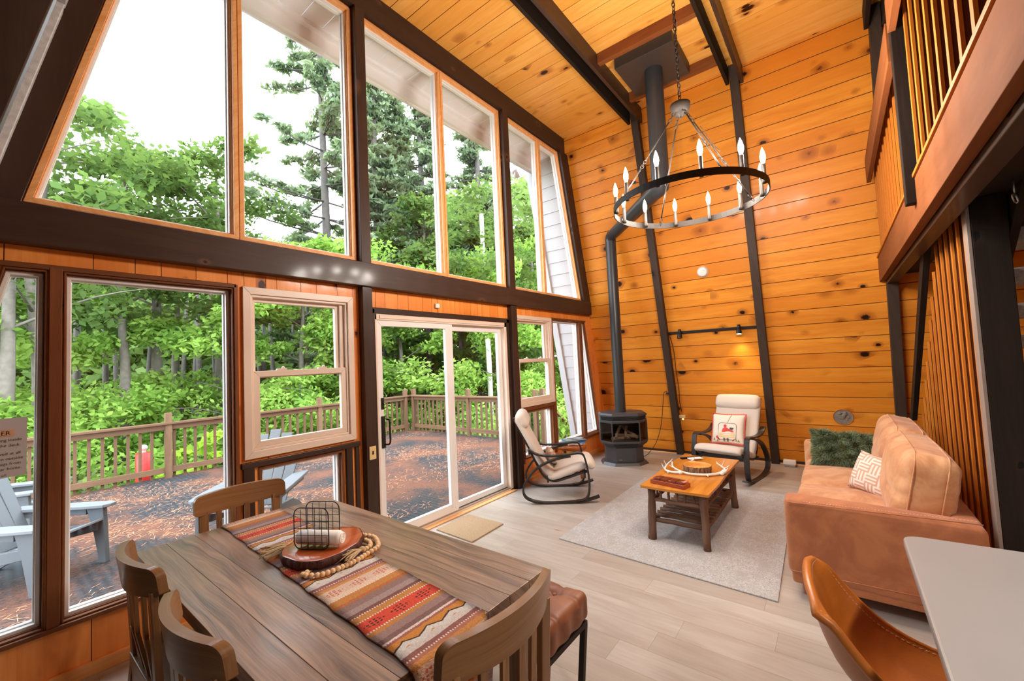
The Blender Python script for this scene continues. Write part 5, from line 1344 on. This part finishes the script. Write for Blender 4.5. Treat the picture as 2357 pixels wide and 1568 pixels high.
# ================================================================== outside: eave, wing walls, deck
DZ = -.12
m = MB()
for k in range(32): m.box(-.2+k*.2, -.004+k*.2, YO, 3.80, 4.84, 4.86)
struct(m.build('trim_soffit', M['siding']), 'white board soffit over the upper windows', 'soffit')
m = MB(); m.box(-.2, 6.2, 3.76, 3.80, 4.68, 4.90); m.box(-.2, 6.2, 3.70, 3.76, 4.80, 4.85); struct(m.build('trim_fascia', M['siding']), 'white fascia and gutter along the eave', 'fascia')
m = MB(); m.tube([(-.2, 3.84, 4.72), (6.2, 3.84, 4.72)], .045, 10); struct(m.build('trim_gutter', M['siding']), 'white round gutter pipe under the eave', 'gutter')
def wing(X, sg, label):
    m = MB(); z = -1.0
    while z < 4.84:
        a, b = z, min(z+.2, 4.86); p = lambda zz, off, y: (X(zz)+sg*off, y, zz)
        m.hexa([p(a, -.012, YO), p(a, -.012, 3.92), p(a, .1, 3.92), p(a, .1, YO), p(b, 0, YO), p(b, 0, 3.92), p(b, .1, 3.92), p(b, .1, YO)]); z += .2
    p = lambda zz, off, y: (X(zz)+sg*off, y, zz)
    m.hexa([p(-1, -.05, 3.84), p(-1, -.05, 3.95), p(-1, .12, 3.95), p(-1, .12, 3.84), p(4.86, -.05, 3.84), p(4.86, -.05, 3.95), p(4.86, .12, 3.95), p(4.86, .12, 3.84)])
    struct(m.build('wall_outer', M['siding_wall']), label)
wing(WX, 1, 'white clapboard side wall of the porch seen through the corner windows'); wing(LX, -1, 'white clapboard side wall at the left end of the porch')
t = thing('flood_light', 'white outdoor flood light under the eave corner', 'flood light', (5.36, 3.93, 4.76))
m = MB(); m.lathe([(.05, .03), (.05, 0), (.0001, 0)], (0, 0, 0), 16); m.tube([(0, 0, 0), (0, .02, -.07)], .014, 8); m.build('mount', M['siding'], t)
for s_ in (-1, 1): m = MB(); m.tube([(0, .02, -.06), (s_*.04, .04, -.10), (s_*.09, .06, -.17)], [.02, .035, .055], 14); m.build('lamp_head', M['siding'], t)
m = MB(); m.box(-5, 7.1, YO, 9.05, DZ-.05, DZ); struct(m.build('floor_deck', M['deck']), 'deck covered in black mat and fallen orange pine needles', 'deck')
m = MB(); m.box(-5, 7.1, 9.02, 9.06, DZ-.3, DZ-.002); m.box(7.08, 7.12, YO, 9.05, DZ-.3, DZ-.002); struct(m.build('trim_deck_rim', M['deck_rail']), 'rim board around the deck', 'deck')
# needles: uncountable litter
rng = np.random.default_rng(5); N = 15000
P = np.stack([rng.uniform(-.6, 6.9, N), rng.uniform(3.9, 8.9, N), np.full(N, DZ+.004)], 1)
keep = (np.sin(P[:, 0]*1.9+P[:, 1]*.7)+np.sin(P[:, 1]*3.1+P[:, 0]*1.1)+rng.normal(0, .6, N)) > .1; P = P[keep]; N = len(P)
a = rng.normal(.5, .9, N); D = np.stack([np.cos(a), np.sin(a), rng.uniform(-.04, .08, N)], 1)*rng.uniform(.04, .08, N)[:, None]; sd = np.stack([-np.sin(a), np.cos(a), np.zeros(N)], 1)*.0022
V = np.stack([P-sd, P+sd, P+D+sd, P+D-sd], 1).reshape(-1, 3); V[:, 2] = np.maximum(V[:, 2], DZ+.002)
me = bpy.data.meshes.new('pine_litter'); me.from_pydata(V.tolist(), [], np.arange(4*N).reshape(-1, 4).tolist()); me.materials.append(m_plain('dry_needle', (.62, .30, .16), .9, .3, 3))
o = bpy.data.objects.new('pine_litter', me); COL.objects.link(o); tag(o, 'orange dry pine needles scattered over the deck', 'pine needles', kind='stuff')
# railing
def railing(name, label, a, b, posts, skip=()):
    t = thing(name, label, 'railing', (a[0], a[1], DZ)); d = Vector((b[0]-a[0], b[1]-a[1], 0)); L = d.length; d.normalize(); R = M['deck_rail']; up = (0, 0, 1); nrm = Vector((-d.y, d.x, 0))
    m = MB(); m.bar(Vector((0, 0, .90)), d*L+Vector((0, 0, .90)), .14, .035); m.build('top_rail', R, t, .004)
    m = MB(); m.bar(Vector((0, 0, .84)), d*L+Vector((0, 0, .84)), .04, .09); m.build('upper_rail', R, t, .003)
    m = MB(); m.bar(Vector((0, 0, .13)), d*L+Vector((0, 0, .13)), .04, .09); m.build('bottom_rail', R, t, .003)
    n = int(L/.145); pb = None
    for k in range(n):
        s_ = (k+.5)*L/n
        if any(abs(s_-p) < .07 for p in posts): continue
        if pb is None: pb = MB().box(-.018, .018, -.018, .018, -.12, .84).build('baluster', R, t); o = pb
        else: o = pb.copy(); COL.objects.link(o)
        q = d*s_+nrm*.04; o.location = q
    for k, p in enumerate(posts):
        m = MB(); q = d*p; m.box(q.x-.045, q.x+.045, q.y-.045, q.y+.045, -.2, 1.075); m.build('post', R, t, .005)
    return t
railing('deck_railing', 'far side of the deck railing parallel to the windows', (-4.9, 8.93), (6.95, 8.93), [.4, 2.3, 4.4, 6.86, 9.45, 11.72])
railing('deck_railing', 'right side of the deck railing running back toward the house', (7.0, 8.93), (7.0, 4.9), [.12, 2.1, 4.0])
t = thing('stair_railing', 'deck stair railing going down beyond the right windows', 'railing', (7.0, 4.75, DZ)); R = M['deck_rail']
m = MB(); m.bar((0, 0, .88), (2.2, .1, -.55), .1, .035); m.build('top_rail', R, t); m = MB(); m.bar((0, 0, .1), (2.2, .1, -1.3), .04, .09); m.build('bottom_rail', R, t)
for k in range(14): x = .1+k*.155; m = MB(); m.box(x-.018, x+.018, .02, .056, -.0-x*.64, .86-x*.65); m.build('baluster', R, t)
m = MB(); m.box(-.045, .045, -.045, .045, -.2, 1.1); m.build('post', R, t); m = MB(); m.box(2.2, 2.29, .05, .14, -1.6, -.3); m.build('post', R, t)
# adirondack chairs (front = +y)
def adirondack(label, loc, rz):
    t = thing('adirondack_chair', label, 'garden chair', loc, rz, 'grey plastic deck chairs'); G, GL = M['sage'], M['sage_light']
    for sx in (-1, 1):
        m = MB(); x = sx*.29
        m.prism([(.40, 0), (.46, 0), (.44, .34), (.43, .50), (.28, .50), (.34, .30)], x-.022, x+.022, 0, .5, False, 'yz'); m.build('front_leg', G, t, .006)
        m = MB(); m.prism([(-.56, 0), (-.47, 0), (-.08, .20), (.40, .30), (.40, .38), (-.10, .31), (-.3, .22)], x-.02+sx*-.03, x+.02+sx*-.03, 0, .5, False, 'yz'); m.build('rear_leg', G, t, .006)
        m = MB(); P = [(x-.06, -.36), (x+.06, -.36), (x+.075, .30), (x+.06, .46), (x+.02, .50), (x-.04, .50), (x-.075, .42), (x-.075, .2)]; m.prism(P, .505, .535, 0, .5, False, 'xy'); m.build('arm', GL, t, .006)
        m = MB(); m.box(x-.02, x+.02, -.34, .28, .44, .505); m.build('arm_support', G, t, .004)
    for k in range(6):
        y = .39-.095*k; z = .385-.028*k; m = MB(); m.bar((-.27, y, z), (.27, y, z), .085, .02, (0, -.3, 1)); m.build('seat_slat', GL, t, .004)
    for k in range(5):
        x = -.2+.1*k; top = 1.0-.045*abs(k-2)**1.6; m = MB(); a = Vector((x*.8, -.10, .26)); b = Vector((x*1.15, -.52*(top/1.0), top)); m.bar(a, b, .088, .02, (0, 1, .5), 0, None, .105, .02); m.build('back_slat', G, t, .006)
    m = MB(); m.box(-.27, .27, -.36, -.32, .47, .53); m.box(-.22, .22, -.46, -.43, .72, .78); m.build('back_brace', G, t, .003)
    return t
adirondack('grey garden chair on the deck behind the lower left windows, nearest the glass', (.23, 5.58, DZ), math.atan2(-.76, .65)-PI/2)
adirondack('grey garden chair further out on the deck behind the taped notice', (.10, 7.25, DZ), -.5-PI/2)
adirondack('grey garden chair on the deck between the picture window and the sash window', (1.80, 4.86, DZ), -2.3-PI/2).scale = (1.12, 1.05, 1.0)
t = thing('red_canister', 'red canister with a white top behind the deck railing', 'canister', (1.72, 9.32, -.75))
m = MB(); m.tube([(0, 0, 0), (0, 0, 1.05)], .11, 18); m.build('body', M['red'], t); m = MB(); m.ball((0, 0, 1.13), .055, 12, 8); m.tube([(0, 0, 1.04), (0, 0, 1.1)], .035, 10); m.build('cap', M['white_plastic'], t)
# ground
m = MB(); m.grid(lambda u, v: (-40+110*u, 3.4+76*v, -1.3+.35*math.sin(u*17)+.3*math.sin(v*13)-(2.2*v)), 30, 30, 0, .5); struct(m.build('ground', M['soil'], None), 'leaf litter of the forest floor below the deck', 'ground')

# ================================================================== trees
def leaf_mesh(name, centres, radii, n_per, size, mat, seed, flat_=.55, up=.5, elong=1.6):
    rng = np.random.default_rng(seed); C_ = np.repeat(np.array(centres), n_per, 0); R_ = np.repeat(np.array(radii), n_per, 0); N = len(C_)
    off = rng.normal(0, 1, (N, 3)); off /= np.linalg.norm(off, axis=1)[:, None]; off *= rng.uniform(0, 1, N)[:, None]**.5; off[:, 2] *= flat_
    P = C_+off*R_[:, None]; nr = rng.normal(0, 1, (N, 3)); nr[:, 2] = np.abs(nr[:, 2])+up; nr /= np.linalg.norm(nr, axis=1)[:, None]
    a = np.cross(nr, rng.normal(0, 1, (N, 3))); a /= np.linalg.norm(a, axis=1)[:, None]; b = np.cross(nr, a); s_ = size*rng.uniform(.6, 1.3, N)[:, None]
    V = np.stack([P-a*s_*elong/2, P-b*s_*.45+nr*s_*.08, P+a*s_*elong/2, P+b*s_*.45+nr*s_*.08], 1).reshape(-1, 3).astype(np.float32)
    me = bpy.data.meshes.new(name); me.vertices.add(4*N); me.vertices.foreach_set('co', V.ravel()); me.loops.add(4*N); me.loops.foreach_set('vertex_index', np.arange(4*N, dtype=np.int32))
    me.polygons.add(N); me.polygons.foreach_set('loop_start', np.arange(0, 4*N, 4, dtype=np.int32)); me.update(calc_edges=True)
    tone = np.clip(np.repeat(rng.uniform(0, 1, len(centres)), n_per)*.6+rng.uniform(0, .45, N), 0, 1)
    at = me.attributes.new('tone', 'FLOAT', 'FACE'); at.data.foreach_set('value', tone.astype(np.float32)); me.materials.append(mat); return me
def maple(seed, h=9.0, spread=3.4, low=.25, n=70, leaf=.15, n_per=130, trunk_r=.15, mat='leaf', bark='trunk', lean=0.0):
    r = random.Random(seed); tm = MB(); tops = []
    trunk_top = .8 if h > 8.7 else .92
    P = [Vector((lean*h*(k/6)**1.5+r.uniform(-.1, .1)*k/3, r.uniform(-.1, .1)*k/3, -1.2+(h*trunk_top+1.2)*k/6)) for k in range(7)]
    tc = curve(P, 3); tm.tube(tc, [trunk_r*(1.15-.95*i/(len(tc)-1)) for i in range(len(tc))], 9)
    cents, rads = [], []
    nb = max(8, n//5)
    for i in range(nb):
        f = low+(1-low)*(i+.5)/nb; base = tc[int(f*(len(tc)-1))]; a = i*2.4+r.uniform(-.4, .4); L = spread*(1-.65*((f-low)/(1-low))**1.5)*r.uniform(.7, 1.1)
        tip = base+Vector((math.cos(a)*L, math.sin(a)*L, L*r.uniform(.05, .5))); mid = base.lerp(tip, .5)+Vector((0, 0, L*.08))
        tm.tube(curve([base, mid, tip], 3), [trunk_r*.28, trunk_r*.2, trunk_r*.18, trunk_r*.14, trunk_r*.1, trunk_r*.07, trunk_r*.04], 5)
        for k in range(max(2, n//nb)):
            q = base.lerp(tip, r.uniform(.35, 1.05)); cents.append((q.x+r.uniform(-.5, .5), q.y+r.uniform(-.5, .5), q.z+r.uniform(-.25, .35))); rads.append(r.uniform(.4, .85)*spread/3.4)
    return tm, leaf_mesh('foliage', cents, rads, n_per, leaf, M[mat], seed), bark
def pine(seed, h=15, spread=2.8, low=.18, dens=1.0, trunk_r=.2):
    r = random.Random(seed); tm = MB(); tm.tube([(0, 0, -1.5), (.1, 0, h*.3), (0, .1, h*.7), (0, 0, h)], [trunk_r, trunk_r*.85, trunk_r*.5, .03], 10)
    cents, rads = [], []; nw = int(h*1.25)
    for i in range(nw):
        f = low+(1-low)*i/nw; z = h*f; L0 = spread*(1-f)**.6*r.uniform(.75, 1.1)
        for k in range(r.choice((4, 5, 6))):
            a = r.uniform(0, 2*PI); L = L0*r.uniform(.6, 1.15); d = Vector((math.cos(a), math.sin(a), r.uniform(-.12, .12)))
            tip = Vector((0, 0, z))+d*L; tm.tube(curve([(0, 0, z), Vector((0, 0, z))+d*L*.55+Vector((0, 0, -.12)), tip+Vector((0, 0, .1))], 2), [.04, .032, .024, .015, .008], 4)
            for s_ in np.arange(.35, 1.08, .13): q = Vector((0, 0, z)).lerp(tip, s_); cents.append((q.x+r.uniform(-.15, .15), q.y+r.uniform(-.15, .15), q.z+.02)); rads.append(r.uniform(.22, .4))
    return tm, leaf_mesh('foliage', cents, rads, int(26*dens), .13, M['needle'], seed, .22, .2, 2.6), 'trunk_dark'
def plant(kind, label, x, y, rz=0, group=None, scale=1.0, data={}):
    key, fn = kind
    if key not in data:
        tm, lm, bark = fn(); t = thing('pine_tree' if 'pine' in key else 'maple_tree', label, 'tree', (x, y, 0), rz, group)
        tm.build('trunk', M[bark], t); o = bpy.data.objects.new('foliage', lm); COL.objects.link(o); o.parent = t; data[key] = t; t.scale = (scale,)*3; return t
    t = dup(data[key], (x, y, 0), rz, label, scale=scale)
    return t
K1 = ('maple_a', lambda: maple(11, 10.4, 3.4, .38, 80, .13, 90, .15, 'leaf_mid'))
K2 = ('maple_b', lambda: maple(12, 9.8, 3.4, .22, 85, .14, 140, .16, 'leaf_mid'))
K3 = ('maple_c', lambda: maple(13, 7.0, 3.0, .12, 80, .13, 140, .12, 'leaf'))
K4 = ('pine_a', lambda: pine(21, 21, 4.6, .1, 1.0, .2))
K5 = ('pine_b', lambda: pine(22, 16, 2.3, .4, .5, .24))
K6 = ('maple_low', lambda: maple(14, 5.0, 2.6, .08, 70, .10, 170, .09))
K7 = ('maple_airy', lambda: maple(15, 9.2, 3.0, .45, 46, .12, 80, .13, 'leaf_mid'))
G = 'forest trees around the deck'
TR = [
 (K7, 'thin leafy tree at the far left with bare lower trunk', .25, 12.4, 0, 1.0),
 (K7, 'slim tree right beside the far left tree', .75, 13.2, 2.1, .98),
 (K7, 'grey trunked tree in the middle of the large picture window', 2.15, 14.0, .7, .96),
 (K7, 'dark trunked tree at the right of the large picture window', 3.9, 16.5, 3.4, 1.0),
 (K1, 'maple whose crown fills the bottom of the slanted upper window', 3.1, 15.2, 1.2, 1.0),
 (K7, 'airy tree with sparse leaves high in the slanted upper window', 4.6, 15.0, 4.6, 1.12),
 (K6, 'low bushy maple behind the railing of the picture window', 1.2, 14.6, .3, 1.0),
 (K6, 'low bright maple left of the sash window', 4.2, 13.2, 2.2, 1.05),
 (K6, 'low maple behind the deck at far left', -.9, 13.6, 4.0, 1.1),
 (K4, 'tall airy white pine filling the second upper window', 8.9, 16.6, .6, 1.0),
 (K5, 'pine with bare trunk left in the middle upper window', 11.2, 16.2, 1.7, 1.0),
 (K5, 'pine with bare trunk just right of another pine', 12.4, 16.2, 4.1, .95),
 (K3, 'small maple seen through the left sash window', 6.3, 13.5, .9, .85),
 (K6, 'low maple at the railing behind the sash window', 7.6, 12.6, 5.1, 1.1),
 (K2, 'bright maple in the middle upper windows', 11.6, 13.6, 2.6, 1.0),
 (K2, 'dense maple filling the window left of the second dark post', 13.6, 12.6, 4.4, 1.04),
 (K3, 'bushy maple behind the patio door', 9.2, 12.2, 3.3, .8),
 (K2, 'dense maple at the right behind the narrow upper window', 15.2, 10.6, 5.3, 1.0),
 (K3, 'bushy maple at the right of the patio door', 12.2, 9.8, 1.9, .9),
 (K6, 'low maple behind the right deck railing', 10.6, 8.6, 3.0, 1.0),
 (K3, 'maple beyond the corner of the porch wall', 13.6, 7.8, .2, .95),
 (K5, 'pine trunk seen through the fixed door panel', 13.4, 12.0, 2.9, .9),
 (K5, 'pine trunk seen through the sliding door panel', 11.8, 13.8, 5.9, .92),
]
for kd, lb, x, y, rz, sc__ in TR: plant(kd, lb, x, y, rz, G, sc__)
t = thing('birch_tree', 'slender white birch trunk behind the patio door', 'tree', (10.2, 8.95, 0))
m = MB(); m.tube(curve([(0, 0, -1.6), (.03, .02, 1.5), (-.05, 0, 4.0), (.05, .1, 6.5)], 6), [.085]*10+[.07]*9, 10); m.build('trunk', M['birch'], t)
r_ = random.Random(4); cn_ = [(r_.uniform(-1.6, 1.6), r_.uniform(-1.6, 1.6), r_.uniform(3.8, 7.2)) for _ in range(40)]
o = bpy.data.objects.new('foliage', leaf_mesh('foliage', cn_, [.6]*40, 90, .11, M['leaf_mid'], 31)); COL.objects.link(o); o.parent = t
# undergrowth and distant forest: nobody could count these leaves
r_ = random.Random(9); cn_, rd_ = [], []
for k in range(520):
    x = r_.uniform(-6, 16); y = r_.uniform(9.9, 16) if x < 7.5 else r_.uniform(3.6, 16); cn_.append((x, y, r_.uniform(-1.4, .9)+.06*(y-9))); rd_.append(r_.uniform(.4, .8))
o = bpy.data.objects.new('undergrowth', leaf_mesh('undergrowth', cn_, rd_, 150, .09, M['leaf'], 32, .7)); COL.objects.link(o); tag(o, 'leafy undergrowth behind the deck railing', 'undergrowth', kind='stuff')
cn_, rd_ = [], []
for k in range(1500):
    a = math.radians(r_.uniform(-12, 84)); d_ = r_.uniform(24, 38); x, y = d_*math.sin(a), d_*math.cos(a); top = 6.3 if a < .42 else (9.5 if a < .7 else 14)
    cn_.append((x, y, r_.uniform(-1.5, top*(d_/30)))); rd_.append(r_.uniform(.9, 1.9))
o = bpy.data.objects.new('distant_forest', leaf_mesh('distant_forest', cn_, rd_, 110, .32, M['leaf_far'], 33, .7)); COL.objects.link(o); tag(o, 'distant wall of green forest beyond the deck', 'forest', kind='stuff')
m = MB(); r_ = random.Random(10)
for k in range(60):
    a = math.radians(r_.uniform(-8, 80)); d_ = r_.uniform(17, 30); x, y = d_*math.sin(a), d_*math.cos(a); m.tube([(x, y, -3), (x+r_.uniform(-.4, .4), y, 5.5)], [r_.uniform(.09, .2), .05], 6)
t2 = m.build('trunks', M['trunk_dark'], o); t2['kind'] = 'stuff'
# bright sapling behind the railing
t = thing('sapling', 'bright green sapling poking through the deck railing', 'sapling', (2.6, 9.5, -.9))
m = MB(); m.tube([(0, 0, 0), (.05, .0, .8), (0, .05, 1.3)], .012, 6)
for k in range(7): m.tube([(0.03, 0, .4+.12*k), (.35*math.cos(k*2.2), .25*math.sin(k*2.2), .55+.12*k)], .006, 5)
m.build('stem', M['trunk'], t)
o = bpy.data.objects.new('foliage', leaf_mesh('foliage', [(.3*math.cos(k*2.2), .25*math.sin(k*2.2), .55+.12*k) for k in range(7)]+[(-.9, -.1, .5), (-.7, 0, .7)], [.2]*9, 26, .13, m_leaf('young_leaf', (.35, .55, .06), (.5, .72, .10)), 40)); COL.objects.link(o); o.parent = t
